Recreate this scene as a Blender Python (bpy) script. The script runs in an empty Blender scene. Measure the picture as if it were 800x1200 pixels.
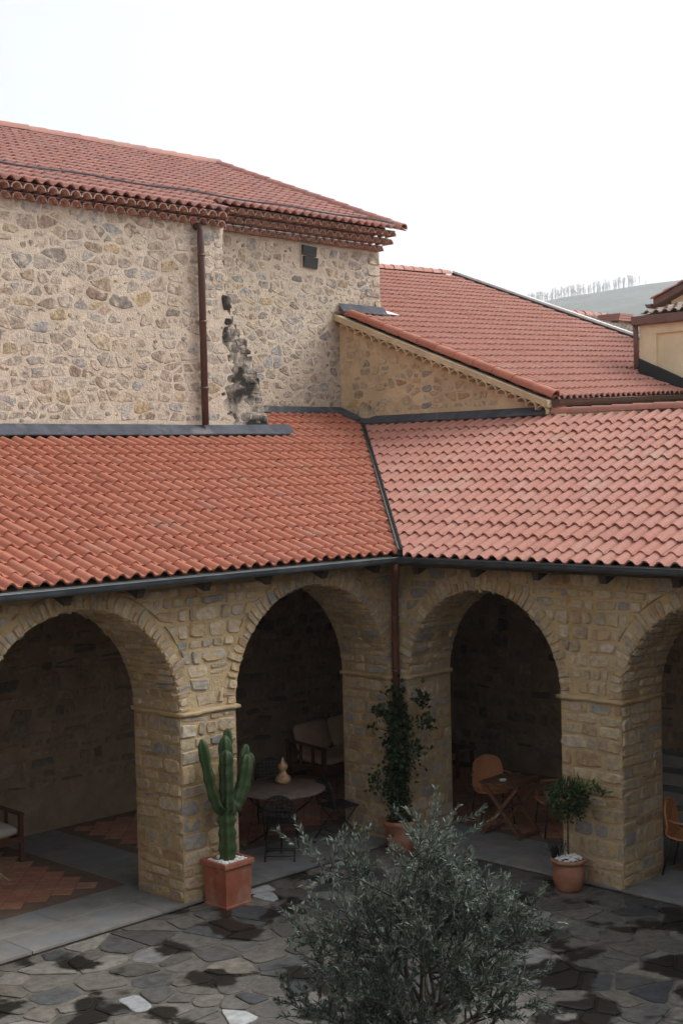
import bpy, bmesh, math, random
import numpy as np
from mathutils import Matrix, Vector

random.seed(7)
RNG = np.random.default_rng(11)
rad = math.radians
sc = bpy.context.scene
col = sc.collection

# ------------------------------------------------------------------ camera
FPX = 1653.0                                    # focal length in pixels of an 800 x 1200 picture
def _n(v):
    v = np.array(v, float); return v / np.linalg.norm(v)
_X = _n([1618, -95, FPX]); _Y = _n([-1690, -20, FPX]); _Y = _n(_Y - _X * _X.dot(_Y)); _Z = np.cross(_X, _Y)
if _Z[1] > 0: _Z = -_Z
CR = np.stack([_X, _Y, _Z], 1)                  # world -> camera (x right, y down, z forward)
CPOS = np.array([-13.725, -12.508, 5.05])
cam_d = bpy.data.cameras.new('camera'); cam = bpy.data.objects.new('camera', cam_d); col.objects.link(cam)
cam_d.sensor_fit = 'VERTICAL'; cam_d.sensor_height = 36.0; cam_d.lens = FPX / 1200 * 36
cam_d.clip_start = 0.1; cam_d.clip_end = 9000
_r, _d, _f = CR[0], CR[1], CR[2]
cam.matrix_world = Matrix(((_r[0], -_d[0], -_f[0], CPOS[0]), (_r[1], -_d[1], -_f[1], CPOS[1]),
                           (_r[2], -_d[2], -_f[2], CPOS[2]), (0, 0, 0, 1)))
sc.camera = cam
def proj(p):
    q = CR @ (np.asarray(p, float) - CPOS)
    return 400 + FPX * q[0] / q[2], 600 + FPX * q[1] / q[2], q[2]
def in_frame(p, m=12):
    x, y, z = proj(p)
    return bool(z > 0 and -m < x < 800 + m and -m < y < 1200 + m)

# ------------------------------------------------------------------ sky, sun, exposure
SUN_EL, SUN_AZ = 42.0, (1.0, -0.5)              # the soft sun stands over the roofs on the right, behind thin cloud
w = bpy.data.worlds.new('World'); sc.world = w; w.use_nodes = True
nt = w.node_tree; nt.nodes.clear()
sky = nt.nodes.new('ShaderNodeTexSky'); sky.sky_type = 'NISHITA'; sky.sun_disc = False
sky.sun_elevation = rad(SUN_EL); sky.sun_rotation = math.atan2(SUN_AZ[0], SUN_AZ[1])
sky.air_density = 1.0; sky.dust_density = 4.0; sky.ozone_density = 1.0
hs = nt.nodes.new('ShaderNodeHueSaturation'); hs.inputs['Saturation'].default_value = 0.22
bg = nt.nodes.new('ShaderNodeBackground'); bg.inputs['Strength'].default_value = 0.15
wo = nt.nodes.new('ShaderNodeOutputWorld')
nt.links.new(sky.outputs[0], hs.inputs['Color']); nt.links.new(hs.outputs[0], bg.inputs['Color'])
nt.links.new(bg.outputs[0], wo.inputs['Surface'])
sun_d = bpy.data.lights.new('sun', 'SUN'); sun_d.energy = 0.5; sun_d.angle = rad(35); sun_d.color = (1.0, 0.97, 0.93)
sun = bpy.data.objects.new('sun', sun_d); col.objects.link(sun)
_sv = Vector((SUN_AZ[0], SUN_AZ[1], 0)).normalized() * math.cos(rad(SUN_EL)); _sv.z = math.sin(rad(SUN_EL))
sun.rotation_euler = _sv.to_track_quat('Z', 'Y').to_euler(); sun.location = (-8, -20, 30)
sc.view_settings.view_transform = 'Standard'; sc.view_settings.look = 'None'
sc.view_settings.gamma = 1.0; sc.view_settings.use_curve_mapping = False
sc.view_settings.exposure = 0.93
sc.render.engine = 'CYCLES'
sc.cycles.use_denoising = True
sc.cycles.max_bounces = 8; sc.cycles.diffuse_bounces = 5; sc.cycles.volume_bounces = 1
sc.cycles.transparent_max_bounces = 8

# ------------------------------------------------------------------ helpers
def link(o, parent=None):
    col.objects.link(o)
    if parent is not None:
        o.parent = parent
        if parent.parent is None and parent.type == 'EMPTY' and parent.get('_world'):
            o.matrix_parent_inverse = Matrix.Translation(-parent.location)
    return o
def thing(name, label, cat, loc=(0, 0, 0), rz=0.0, group=None, world=False):
    """An Empty at the base of a thing. world=True: its parts are given in world coordinates."""
    o = bpy.data.objects.new(name, None); o.empty_display_size = 0.2
    col.objects.link(o); o.location = loc; o.rotation_euler = (0, 0, rz)
    o['label'] = label; o['category'] = cat
    if group: o['group'] = group
    if world: o['_world'] = 1
    return o
def tag(o, label=None, cat=None, group=None, kind=None):
    if label: o['label'] = label
    if cat: o['category'] = cat
    if group: o['group'] = group
    if kind: o['kind'] = kind
    return o

class MB:
    def __init__(s): s.V = []; s.F = []; s.A = []; s.S = []
    def add(s, verts, faces, rnd=0.0, smooth=False):
        b = len(s.V); s.V.extend([tuple(map(float, v)) for v in verts]); s.A.extend([rnd] * len(verts))
        for f in faces:
            s.F.append(tuple(i + b for i in f)); s.S.append(smooth)
        return s
    def box(s, x0, x1, y0, y1, z0, z1, rnd=0.0):
        v = [(x, y, z) for z in (z0, z1) for y in (y0, y1) for x in (x0, x1)]
        return s.add(v, [(0, 2, 3, 1), (4, 5, 7, 6), (0, 1, 5, 4), (2, 6, 7, 3), (0, 4, 6, 2), (1, 3, 7, 5)], rnd)
    def bar(s, a, b, wd, th, up=(0, 0, 1), rnd=0.0):
        """rectangular bar from a to b, wd across, th along up"""
        a = np.array(a, float); b = np.array(b, float); d = _n(b - a); up = np.array(up, float)
        if abs(d.dot(_n(up))) > .98: up = np.array([1., 0, 0])
        sd = _n(np.cross(d, up)); u2 = np.cross(sd, d)
        v = [p + sd * i * wd / 2 + u2 * j * th / 2 for p in (a, b) for i, j in ((-1, -1), (1, -1), (1, 1), (-1, 1))]
        return s.add(v, [(0, 1, 2, 3), (7, 6, 5, 4), (0, 4, 5, 1), (1, 5, 6, 2), (2, 6, 7, 3), (3, 7, 4, 0)], rnd)
    def tube(s, pts, r, n=8, rnd=0.0, caps=True, prof=None):
        pts = [np.array(p, float) for p in pts]; m = len(pts)
        rr = r if hasattr(r, '__len__') else [r] * m
        T = []
        for i in range(m):
            a = pts[max(i - 1, 0)]; b = pts[min(i + 1, m - 1)]; T.append(_n(b - a))
        u = np.array([0, 0, 1.]) if abs(T[0][2]) < .9 else np.array([1., 0, 0])
        u = _n(np.cross(T[0], u)); V = []
        for i in range(m):
            u = _n(u - T[i] * T[i].dot(u)); v = np.cross(T[i], u)
            for k in range(n):
                a = 2 * math.pi * k / n; q = rr[i] * (prof[k] if prof else 1)
                V.append(pts[i] + (u * math.cos(a) + v * math.sin(a)) * q)
        F = [(i * n + k, i * n + (k + 1) % n, (i + 1) * n + (k + 1) % n, (i + 1) * n + k) for i in range(m - 1) for k in range(n)]
        if caps: F += [tuple(range(n))[::-1], tuple((m - 1) * n + k for k in range(n))]
        return s.add(V, F, rnd, True)
    def lathe(s, prof, n=24, c=(0, 0, 0), rnd=0.0):
        V = [(c[0] + r * math.cos(2 * math.pi * k / n), c[1] + r * math.sin(2 * math.pi * k / n), c[2] + z) for r, z in prof for k in range(n)]
        m = len(prof)
        F = [(i * n + k, i * n + (k + 1) % n, (i + 1) * n + (k + 1) % n, (i + 1) * n + k) for i in range(m - 1) for k in range(n)]
        F += [tuple(range(n))[::-1], tuple((m - 1) * n + k for k in range(n))]
        return s.add(V, F, rnd, True)
    def mesh(s, name):
        me = bpy.data.meshes.new(name); me.from_pydata(s.V, [], s.F)
        at = me.attributes.new('rnd', 'FLOAT', 'POINT'); at.data.foreach_set('value', np.array(s.A, np.float32))
        me.polygons.foreach_set('use_smooth', np.array(s.S, bool)); me.update()
        return me
    def build(s, name, mat, parent=None, kind=None):
        o = bpy.data.objects.new(name, s.mesh(name)); o.data.materials.append(mat)
        link(o, parent)
        if kind: o['kind'] = kind
        return o

def bevel(o, wd=0.01, seg=2):
    m = o.modifiers.new('bevel', 'BEVEL'); m.width = wd; m.segments = seg; m.limit_method = 'ANGLE'
    return o
def place(me, name, mat4, parent):
    o = bpy.data.objects.new(name, me); link(o, parent); o.matrix_local = mat4 if parent.parent else mat4
    return o

# ------------------------------------------------------------------ materials
def material(name, cols, rough=0.85, var=0.25, vscale=9.0, bump=0.3, bscale=40.0, bdist=0.01, spec=0.3, stain=None,
             metal=0.0, stretch=None, wave=None, coord='pos'):
    """cols: palette picked per piece by 'rnd' + object random; noise mottles it; bump gives fine relief."""
    m = bpy.data.materials.new(name); m.use_nodes = True; t = m.node_tree; N = t.nodes; L = t.links
    p = N['Principled BSDF']; p.inputs['Roughness'].default_value = rough; p.inputs['Metallic'].default_value = metal
    p.inputs['Specular IOR Level'].default_value = spec
    if coord == 'pos': g = N.new('ShaderNodeNewGeometry').outputs['Position']
    else: g = N.new('ShaderNodeTexCoord').outputs['Object']
    if stretch:
        mp = N.new('ShaderNodeMapping'); mp.inputs['Scale'].default_value = stretch; L.new(g, mp.inputs['Vector']); g = mp.outputs[0]
    if len(cols) > 1:
        at = N.new('ShaderNodeAttribute'); at.attribute_name = 'rnd'
        oi = N.new('ShaderNodeObjectInfo')
        ad = N.new('ShaderNodeMath'); ad.operation = 'ADD'; L.new(at.outputs['Fac'], ad.inputs[0]); L.new(oi.outputs['Random'], ad.inputs[1])
        fr = N.new('ShaderNodeMath'); fr.operation = 'FRACT'; L.new(ad.outputs[0], fr.inputs[0])
        rp = N.new('ShaderNodeValToRGB'); rp.color_ramp.interpolation = 'LINEAR'; e = rp.color_ramp.elements
        while len(e) < len(cols): e.new(0.5)
        for i, c in enumerate(cols):
            e[i].position = i / (len(cols) - 1); e[i].color = (*c, 1)
        L.new(fr.outputs[0], rp.inputs['Fac']); base = rp.outputs['Color']
    else:
        rgb = N.new('ShaderNodeRGB'); rgb.outputs[0].default_value = (*cols[0], 1); base = rgb.outputs[0]
    n1 = N.new('ShaderNodeTexNoise'); n1.inputs['Scale'].default_value = vscale; n1.inputs['Detail'].default_value = 6; n1.inputs['Roughness'].default_value = .65
    L.new(g, n1.inputs['Vector'])
    mr = N.new('ShaderNodeMapRange'); mr.inputs['From Min'].default_value = .3; mr.inputs['From Max'].default_value = .7
    mr.inputs['To Min'].default_value = 1 - var; mr.inputs['To Max'].default_value = 1 + var; L.new(n1.outputs['Fac'], mr.inputs['Value'])
    mx = N.new('ShaderNodeMix'); mx.data_type = 'RGBA'; mx.blend_type = 'MULTIPLY'; mx.inputs['Factor'].default_value = 1
    L.new(base, mx.inputs['A']); L.new(mr.outputs[0], mx.inputs['B']); out = mx.outputs['Result']
    if stain:                                   # (colour, scale, lo, hi[, roughness])
        n2 = N.new('ShaderNodeTexNoise'); n2.inputs['Scale'].default_value = stain[1]; n2.inputs['Detail'].default_value = 5; L.new(g, n2.inputs['Vector'])
        r2 = N.new('ShaderNodeMapRange'); r2.inputs['From Min'].default_value = stain[2]; r2.inputs['From Max'].default_value = stain[3]; L.new(n2.outputs['Fac'], r2.inputs['Value'])
        m2 = N.new('ShaderNodeMix'); m2.data_type = 'RGBA'; L.new(r2.outputs[0], m2.inputs['Factor']); L.new(out, m2.inputs['A']); m2.inputs['B'].default_value = (*stain[0], 1)
        out = m2.outputs['Result']
        if len(stain) > 4:
            r3 = N.new('ShaderNodeMapRange'); r3.inputs['To Min'].default_value = rough; r3.inputs['To Max'].default_value = stain[4]
            L.new(r2.outputs[0], r3.inputs['Value']); L.new(r3.outputs[0], p.inputs['Roughness'])
    L.new(out, p.inputs['Base Color'])
    if bump:
        nb = N.new('ShaderNodeTexNoise'); nb.inputs['Scale'].default_value = bscale; nb.inputs['Detail'].default_value = 7; nb.inputs['Roughness'].default_value = .7
        L.new(g, nb.inputs['Vector'])
        b = N.new('ShaderNodeBump'); b.inputs['Strength'].default_value = bump; b.inputs['Distance'].default_value = bdist
        L.new(nb.outputs['Fac'], b.inputs['Height']); L.new(b.outputs[0], p.inputs['Normal'])
    return m

def leaf_material(name, front, back, rough=0.5):
    m = bpy.data.materials.new(name); m.use_nodes = True; t = m.node_tree; N = t.nodes; L = t.links
    p = N['Principled BSDF']; p.inputs['Roughness'].default_value = rough; p.inputs['Specular IOR Level'].default_value = .3
    ge = N.new('ShaderNodeNewGeometry'); at = N.new('ShaderNodeAttribute'); at.attribute_name = 'rnd'
    mx = N.new('ShaderNodeMix'); mx.data_type = 'RGBA'; L.new(ge.outputs['Backfacing'], mx.inputs['Factor'])
    mx.inputs['A'].default_value = (*front, 1); mx.inputs['B'].default_value = (*back, 1)
    mr = N.new('ShaderNodeMapRange'); mr.inputs['To Min'].default_value = .4; mr.inputs['To Max'].default_value = 1.8; L.new(at.outputs['Fac'], mr.inputs['Value'])
    m2 = N.new('ShaderNodeMix'); m2.data_type = 'RGBA'; m2.blend_type = 'MULTIPLY'; m2.inputs['Factor'].default_value = 1
    L.new(mx.outputs['Result'], m2.inputs['A']); L.new(mr.outputs[0], m2.inputs['B']); L.new(m2.outputs['Result'], p.inputs['Base Color'])
    tr = N.new('ShaderNodeBsdfTranslucent'); L.new(m2.outputs['Result'], tr.inputs['Color'])
    ms = N.new('ShaderNodeMixShader'); ms.inputs[0].default_value = .2; L.new(p.outputs[0], ms.inputs[1]); L.new(tr.outputs[0], ms.inputs[2])
    L.new(ms.outputs[0], N['Material Output'].inputs['Surface'])
    return m

M = {}
M['mortar_pale'] = material('pale lime mortar', [(.545, .47, .375)], .95, .22, 6, .8, 24, .03, .1, ((.46, .39, .30), 1.6, .48, .72))
M['stone_pale'] = material('wall rubble', [(.33, .28, .225), (.46, .39, .31), (.29, .275, .255), (.39, .31, .23), (.50, .44, .365), (.31, .305, .295), (.42, .355, .28), (.26, .195, .145), (.48, .42, .35), (.42, .325, .20), (.23, .205, .18), (.50, .43, .355)],
                          .9, .5, 13, 1.0, 22, .03, .15, ((.53, .455, .365), 5.5, .53, .61))
M['stone_sooty'] = material('black lichen stone', [(.16, .15, .13), (.26, .24, .21), (.20, .19, .17), (.33, .29, .24)], .95, .5, 14, .9, 30, .02, .1, ((.032, .032, .027), 3.4, .36, .56))
M['stone_grime'] = material('grimy grey stone', [(.30, .27, .225), (.40, .36, .30), (.23, .22, .20)], .95, .5, 14, .9, 30, .02, .1, ((.034, .034, .029), 3.4, .42, .60))
M['mortar_ochre'] = material('ochre lime mortar', [(.47, .34, .18)], .95, .3, 4, .8, 24, .03, .1, ((.56, .44, .285), 1.1, .45, .7))
M['stone_warm'] = material('arcade rubble', [(.46, .365, .255), (.55, .45, .32), (.38, .33, .26), (.50, .375, .225), (.56, .47, .355), (.27, .265, .26), (.49, .39, .27), (.40, .27, .17), (.37, .32, .255), (.54, .435, .295), (.32, .255, .18)],
                          .9, .3, 15, .8, 26, .02, .15, ((.50, .37, .21), 5.5, .54, .62))
M['plaster_ochre'] = material('old ochre plaster', [(.63, .50, .325)], .95, .28, 3.2, .7, 22, .03, .1, ((.50, .39, .25), 1.6, .5, .7))
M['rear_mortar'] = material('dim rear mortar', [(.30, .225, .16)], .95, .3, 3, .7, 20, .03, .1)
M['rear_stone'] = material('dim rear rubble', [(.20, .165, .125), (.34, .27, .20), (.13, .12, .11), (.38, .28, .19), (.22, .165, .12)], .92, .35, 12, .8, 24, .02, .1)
TILE = dict(rough=.72, var=.13, vscale=22, bump=.25, bscale=60, bdist=.004, spec=.3)
M['tile_orange'] = material('orange clay tile', [(.375, .132, .080), (.41, .150, .092), (.345, .122, .077), (.395, .143, .088), (.365, .138, .090), (.415, .160, .104)], stain=((.36, .20, .15), 2.2, .58, .85), **TILE)
M['tile_pink'] = material('pink clay tile', [(.375, .168, .125), (.40, .182, .138), (.355, .158, .118), (.405, .188, .145), (.385, .164, .118), (.41, .195, .152)], stain=((.40, .26, .20), 1.8, .55, .85), **TILE)
M['tile_old'] = material('weathered rosy tile', [(.38, .175, .14), (.42, .21, .17), (.34, .165, .14), (.40, .185, .14)], stain=((.26, .20, .17), 3.0, .52, .8), **TILE)
M['tile_grey'] = material('lichen grey tile', [(.22, .19, .16), (.28, .23, .19), (.20, .17, .14), (.33, .20, .15)], .9, .4, 4, .4, 12, .03)
M['genoise'] = material('eave clay tile', [(.40, .255, .205), (.46, .30, .245), (.35, .22, .18), (.44, .31, .26)], .85, .3, 14, .4, 40, .008)
M['lead'] = material('lead flashing', [(.07, .075, .09)], .8, .3, 5, .3, 14, .01, .15, ((.15, .145, .145), 3, .55, .75))
M['gutter'] = material('dark gutter metal', [(.055, .066, .075)], .42, .25, 6, .1, 20, .004, .5, ((.11, .125, .135), 4, .5, .8))
M['brown_metal'] = material('brown painted pipe', [(.085, .045, .036)], .5, .2, 6, .05, 30, .004, .5)
M['red_pipe'] = material('red brown pipe', [(.14, .05, .036)], .5, .25, 6, .05, 30, .004, .5)
M['dark_wood'] = material('dark rafter wood', [(.05, .036, .026)], .8, .3, 8, .4, 30, .01)
M['black_iron'] = material('black iron', [(.012, .012, .013)], .5, .3, 30, .1, 60, .003, .5)
M['brown_wood'] = material('brown stained wood', [(.115, .05, .028)], .55, .3, 10, .3, 26, .006, .4, stretch=(1, 1, 6))
M['teak'] = material('oiled teak', [(.15, .07, .04), (.19, .09, .05), (.12, .056, .033)], .55, .3, 12, .3, 30, .005, .4)
M['rattan'] = material('woven rattan', [(.52, .24, .105)], .6, .25, 60, .8, 90, .01, .35)
M['rattan_dark'] = material('dark woven rattan', [(.42, .18, .085)], .6, .3, 60, .8, 90, .01, .35)
M['cushion'] = material('beige cushion cloth', [(.62, .47, .34)], .95, .1, 9, .35, 120, .004, .1)
M['cushion_grey'] = material('pale grey cushion cloth', [(.55, .52, .47)], .95, .1, 9, .35, 120, .004, .1)
M['table_stone'] = material('dull stone table top', [(.20, .15, .125)], .6, .3, 9, .15, 30, .004, .4)
M['gold'] = material('gold mottled ceramic', [(.55, .36, .19)], .4, .55, 26, .5, 40, .01, .5)
M['terracotta'] = material('terracotta pot', [(.33, .112, .066)], .85, .2, 8, .3, 30, .008, .2, ((.45, .29, .22), 3.2, .48, .75))
M['terracotta_round'] = material('turned terracotta pot', [(.33, .14, .088)], .75, .25, 7, .3, 30, .008, .3, ((.44, .27, .19), 4, .48, .75))
M['pebble'] = material('white pebbles', [(.80, .80, .79), (.74, .74, .73), (.84, .84, .83)], .7, .08, 20, .2, 40, .005)
M['soil'] = material('dark soil', [(.04, .03, .022)], .95, .4, 14, .8, 30, .02)
M['cactus'] = material('cactus skin', [(.036, .072, .024), (.046, .084, .028), (.03, .06, .022)], .55, .25, 9, .3, 40, .006, .35, ((.075, .085, .036), 5, .6, .85))
M['spine'] = material('grey brown spine', [(.17, .14, .095)], .9, .2, 20, 0)
M['bark'] = material('olive bark', [(.10, .09, .075)], .95, .4, 12, .9, 22, .02)
M['twig'] = material('grey green twig', [(.075, .07, .055)], .9, .3, 20, .2, 40, .004)
M['stem'] = material('brown plant stem', [(.11, .075, .05)], .9, .3, 20, .3, 40, .004)
M['olive_leaf'] = leaf_material('olive leaf', (.062, .084, .062), (.148, .18, .155), .55)
M['ivy_leaf'] = leaf_material('ivy leaf', (.022, .045, .018), (.04, .065, .03), .4)
M['bush_leaf'] = leaf_material('glossy shrub leaf', (.03, .06, .022), (.055, .085, .035), .4)
M['spray_leaf'] = leaf_material('fresh shrub leaf', (.07, .12, .032), (.09, .14, .045), .45)
M['grass_leaf'] = leaf_material('dry grass blade', (.22, .24, .15), (.27, .28, .19), .6)
M['flag_grout'] = material('paving joints', [(.15, .138, .118)], .95, .35, 6, .8, 30, .02, .15, ((.022, .019, .015), 1.25, .52, .565))
M['flag'] = material('courtyard flagstone', [(.06, .065, .072), (.14, .125, .105), (.085, .088, .09), (.20, .18, .15), (.05, .054, .06), (.11, .098, .083), (.23, .215, .19), (.075, .07, .062), (.16, .145, .125), (.055, .06, .066), (.27, .265, .255)],
                     .75, .38, 9, .5, 22, .012, .35, ((.022, .019, .016), 1.25, .525, .565, .42))
M['flag_white'] = material('pale quartz flagstone', [(.40, .42, .425), (.25, .27, .28), (.45, .46, .455), (.30, .32, .33)], .75, .35, 9, .4, 22, .01, .3)
M['slab'] = material('grey paving slab', [(.23, .225, .213), (.265, .257, .24), (.21, .215, .217), (.25, .23, .20)], .7, .22, 4, .3, 18, .008, .35, ((.21, .24, .28), 1.4, .5, .75))
M['floor_tile'] = material('terracotta floor tile', [(.47, .22, .145), (.52, .255, .17), (.42, .185, .125), (.48, .285, .205)], .65, .25, 9, .2, 30, .005, .35)
M['floor_joint'] = material('floor joints', [(.19, .13, .10)], .9, .2, 9, .3, 30, .006)
M['cream'] = material('cream render', [(.76, .67, .46)], .92, .1, 2.2, .25, 30, .01, .1, ((.66, .56, .37), 1.6, .5, .8))
M['fascia'] = material('brown fascia metal', [(.16, .095, .08)], .6, .15, 6, .1, 20, .004, .4)
M['tar'] = material('dark bitumen flashing', [(.022, .027, .027)], .6, .2, 5, .1, 20, .004, .4)
M['white_metal'] = material('pale verge metal', [(.72, .71, .69)], .5, .1, 6, 0, 20, .004, .4)
M['dark_glass'] = material('dark louver', [(.016, .02, .022)], .35, .2, 6, 0, 20, .004, .5)
M['ground'] = material('far ground', [(.09, .095, .055)], .95, .4, .02, 0)
M['hill'] = material('wooded hillside', [(.075, .088, .072)], .95, .7, .022, 1.0, .05, 14.0, .05)
M['bare_tree'] = material('bare branches', [(.24, .21, .18)], .95, .2, 1, 0)
M['plain_wall'] = material('tan plaster', [(.40, .31, .21)], .95, .15, 2, .3, 20, .02, .1)

# ------------------------------------------------------------------ stone walls
def courses(u0, u1, z0, z1, hmin, hmax, wmin, wmax):
    z = z0; out = []
    while z < z1 - hmin * .5:
        h = random.uniform(hmin, hmax)
        if z + h > z1 - hmin * .6: h = z1 - z
        u = u0 - random.uniform(0, wmin) * .0
        while u < u1 - .02:
            wd = random.uniform(wmin, wmax) * (1 if random.random() < .75 else .55)
            if u + wd > u1 - wmin * .55: wd = u1 - u
            if wd > .3 and random.random() < .14 and h > .13:      # a wide cell split in two thin stones
                k = random.uniform(.4, .6); out.append((u, u + wd, z, z + h * k)); out.append((u, u + wd, z + h * k, z + h))
            else: out.append((u, u + wd, z, z + h))
            u += wd
        z += h
    return out
def stone_poly(c, gap, irr, n=10, e=.45, tilt=4):
    ua, ub, za, zb = c; cu, cz = (ua + ub) / 2, (za + zb) / 2
    a = max((ub - ua) / 2 - gap * random.uniform(.4, 1.6), .018); b = max((zb - za) / 2 - gap * random.uniform(.4, 1.6), .015)
    t0 = random.uniform(0, 6.28); th = rad(random.uniform(-tilt, tilt)); pts = []
    ex = e * random.uniform(.7, 1.25)
    for k in range(n):
        t = t0 + 2 * math.pi * (k + random.uniform(-.25, .25)) / n; c_, s_ = math.cos(t), math.sin(t)
        q = 1 + random.uniform(-irr, irr * .6)
        x = a * math.copysign(abs(c_) ** ex, c_) * q; y = b * math.copysign(abs(s_) ** ex, s_) * q
        pts.append([cu + x * math.cos(th) - y * math.sin(th), cz + x * math.sin(th) + y * math.cos(th)])
    return np.array(pts)
def stone_geo(poly, f, out, base=-.02):
    c = poly.mean(0); n = len(poly); V = []
    tl = random.uniform(-.35, .35); tv = random.uniform(-.35, .35); ext = np.abs(poly - c).max(0) + 1e-6
    hgt = lambda p, k: out * k * (1 + (tl * (p[0] - c[0]) / ext[0] + tv * (p[1] - c[1]) / ext[1]))
    for p in poly: V.append(f(*(c + (p - c) * 1.06), base))
    for p in poly: V.append(f(p[0], p[1], hgt(p, .45)))
    for p in poly:
        q = c + (p - c) * random.uniform(.82, .93); V.append(f(q[0], q[1], hgt(q, random.uniform(.78, 1.2))))
    V.append(f(c[0], c[1], out * random.uniform(.85, 1.2)))
    F = [(r * n + k, r * n + (k + 1) % n, (r + 1) * n + (k + 1) % n, (r + 1) * n + k) for r in (0, 1) for k in range(n)]
    F += [(2 * n + k, 2 * n + (k + 1) % n, 3 * n) for k in range(n)]
    return V, F
class Stones:
    """collects stones of one wall; emit() makes the largest in view parts of their own, the rest one part"""
    def __init__(s): s.items = []
    def add(s, poly, f, out, mat, base=-.02):
        V, F = stone_geo(poly, f, out, base); c = poly.mean(0); p = f(c[0], c[1], 0)
        x, y, z = proj(p); ar = np.ptp(poly[:, 0]) * np.ptp(poly[:, 1])
        s.items.append((in_frame(p), ar / max(z, 1) ** 2, V, F, mat))
    def emit(s, parent, name='stone', limit=300):
        s.items.sort(key=lambda t: (-t[0], -t[1])); rest = {}
        for i, (vis, _, V, F, mt) in enumerate(s.items):
            if vis and i < limit: MB().add(V, F, random.random(), False).build(name, M[mt], parent)
            else: rest.setdefault(mt, MB()).add(V, F, random.random(), False)
        for mt, mb in rest.items(): mb.build('small_' + name + 's', M[mt], parent, 'stuff')

# ------------------------------------------------------------------ roof tiles
def tile_mesh(name, W, Ln, H=.048, th=.019, seg=8):
    prof = []
    for i in range(seg + 1):
        t = i / seg
        z = H * math.sin(math.pi * t / .66) ** .85 if t < .66 else -.006 * math.sin(math.pi * (t - .66) / .34)
        prof.append((t * W * 1.015, z))
    V = [(x, 0, z) for x, z in prof] + [(x, Ln, z) for x, z in prof]
    k = seg + 1; F = [(i, i + 1, k + i + 1, k + i) for i in range(seg)]
    mb = MB().add(V, F, 0, True)
    mb.add([(x, 0, z) for x, z in prof] + [(x, .004, z - th) for x, z in prof], [(i, k + i, k + i + 1, i + 1) for i in range(seg)], 0, False)
    mb.add([(x, .004, z - th) for x, z in prof] + [(x, .14, z - th) for x, z in prof], [(i, k + i, k + i + 1, i + 1) for i in range(seg)], 0, True)
    return mb
TW = .19
TILE_MB = tile_mesh('roof_tile', TW, .43)
def frame_mat(P, U, V, N):
    return Matrix(((U[0], V[0], N[0], P[0]), (U[1], V[1], N[1], P[1]), (U[2], V[2], N[2], P[2]), (0, 0, 0, 1)))
def xf(m, vs): return [tuple(m @ Vector(v)) for v in vs]
def lay_tiles(parent, mat, P0, U, V, ncol, nrow, expo, ok, first=None, clip=None, limit=300, rowshift=None):
    """P0: eave corner; U along the eave; V up the slope; ok(p) keeps a tile; clip(p)->(point, normal) cuts it"""
    U = _n(U); V = _n(V); Nn = _n(np.cross(U, V))
    flip = Nn[2] < 0
    if flip: Nn = -Nn
    me = TILE_MB.mesh('roof_tile'); me.materials.append(mat)
    al = math.atan2(.027, expo); cand = []
    for c in range(ncol):
        for r in range(nrow):
            v0 = r * expo - (0 if first is None or r == 0 else expo - first)
            if rowshift: v0 += rowshift(c)
            P = np.array(P0) + U * c * TW + V * v0
            ctr = P + U * TW / 2 + V * expo / 2
            if not ok(ctr): continue
            V2 = V * math.cos(al) - Nn * math.sin(al); N2 = Nn * math.cos(al) + V * math.sin(al)
            jr = random.gauss(0, .009); U3 = _n(U + V2 * jr); V3 = _n(V2 - U * jr)
            P = P + Nn * (.022 + random.gauss(0, .0016)) + V * random.gauss(0, .007) + U * random.gauss(0, .0022)
            cand.append((in_frame(ctr, 4), proj(ctr)[2], frame_mat(P, U3, V3, N2), ctr))
    cand.sort(key=lambda t: (-t[0], t[1])); rest = MB()
    for i, (vis, _, m4, ctr) in enumerate(cand):
        cl = clip(ctr) if clip else None
        if cl is not None:
            bm = bmesh.new()
            src = TILE_MB.mesh('roof_tile'); bm.from_mesh(src); bpy.data.meshes.remove(src)
            bm.transform(m4); bmesh.ops.bisect_plane(bm, geom=bm.verts[:] + bm.edges[:] + bm.faces[:], plane_co=cl[0], plane_no=cl[1], clear_outer=True)
            if len(bm.faces) > 3:
                if vis and i < limit:
                    m2 = bpy.data.meshes.new('roof_tile'); bm.to_mesh(m2); m2.materials.append(mat)
                    link(bpy.data.objects.new('roof_tile', m2), parent)
                else:
                    bm.verts.index_update()
                    rest.add([tuple(v.co) for v in bm.verts], [tuple(v.index for v in f.verts) for f in bm.faces], random.random(), True)
            bm.free()
        elif vis and i < limit:
            o = bpy.data.objects.new('roof_tile', me); link(o, parent); o.matrix_local = m4
        else:
            b = len(rest.V); rest.V.extend(xf(m4, TILE_MB.V)); rest.A.extend([random.random()] * len(TILE_MB.V))
            rest.F.extend([tuple(i_ + b for i_ in f) for f in TILE_MB.F]); rest.S.extend(TILE_MB.S)
    if rest.V: rest.build('far_roof_tiles', mat, parent, 'stuff')
def half_barrel(r, ln, th=.014, n=7, taper=.9):
    mb = MB(); O = []; I = []
    for y, k in ((0, 1), (ln, taper)):
        for i in range(n + 1):
            a = math.pi * i / n; O.append((-math.cos(a) * r * k, y, math.sin(a) * r * k)); I.append((-math.cos(a) * (r * k - th), y, math.sin(a) * (r * k - th)))
    q = n + 1; fo = [(i, i + 1, q + i + 1, q + i) for i in range(n)]
    mb.add(O, fo, 0, True); mb.add(I, fo, 0, True)
    mb.add(O[:q] + I[:q], [(i, i + 1, q + i + 1, q + i) for i in range(n)], 0, False)
    return mb
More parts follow.
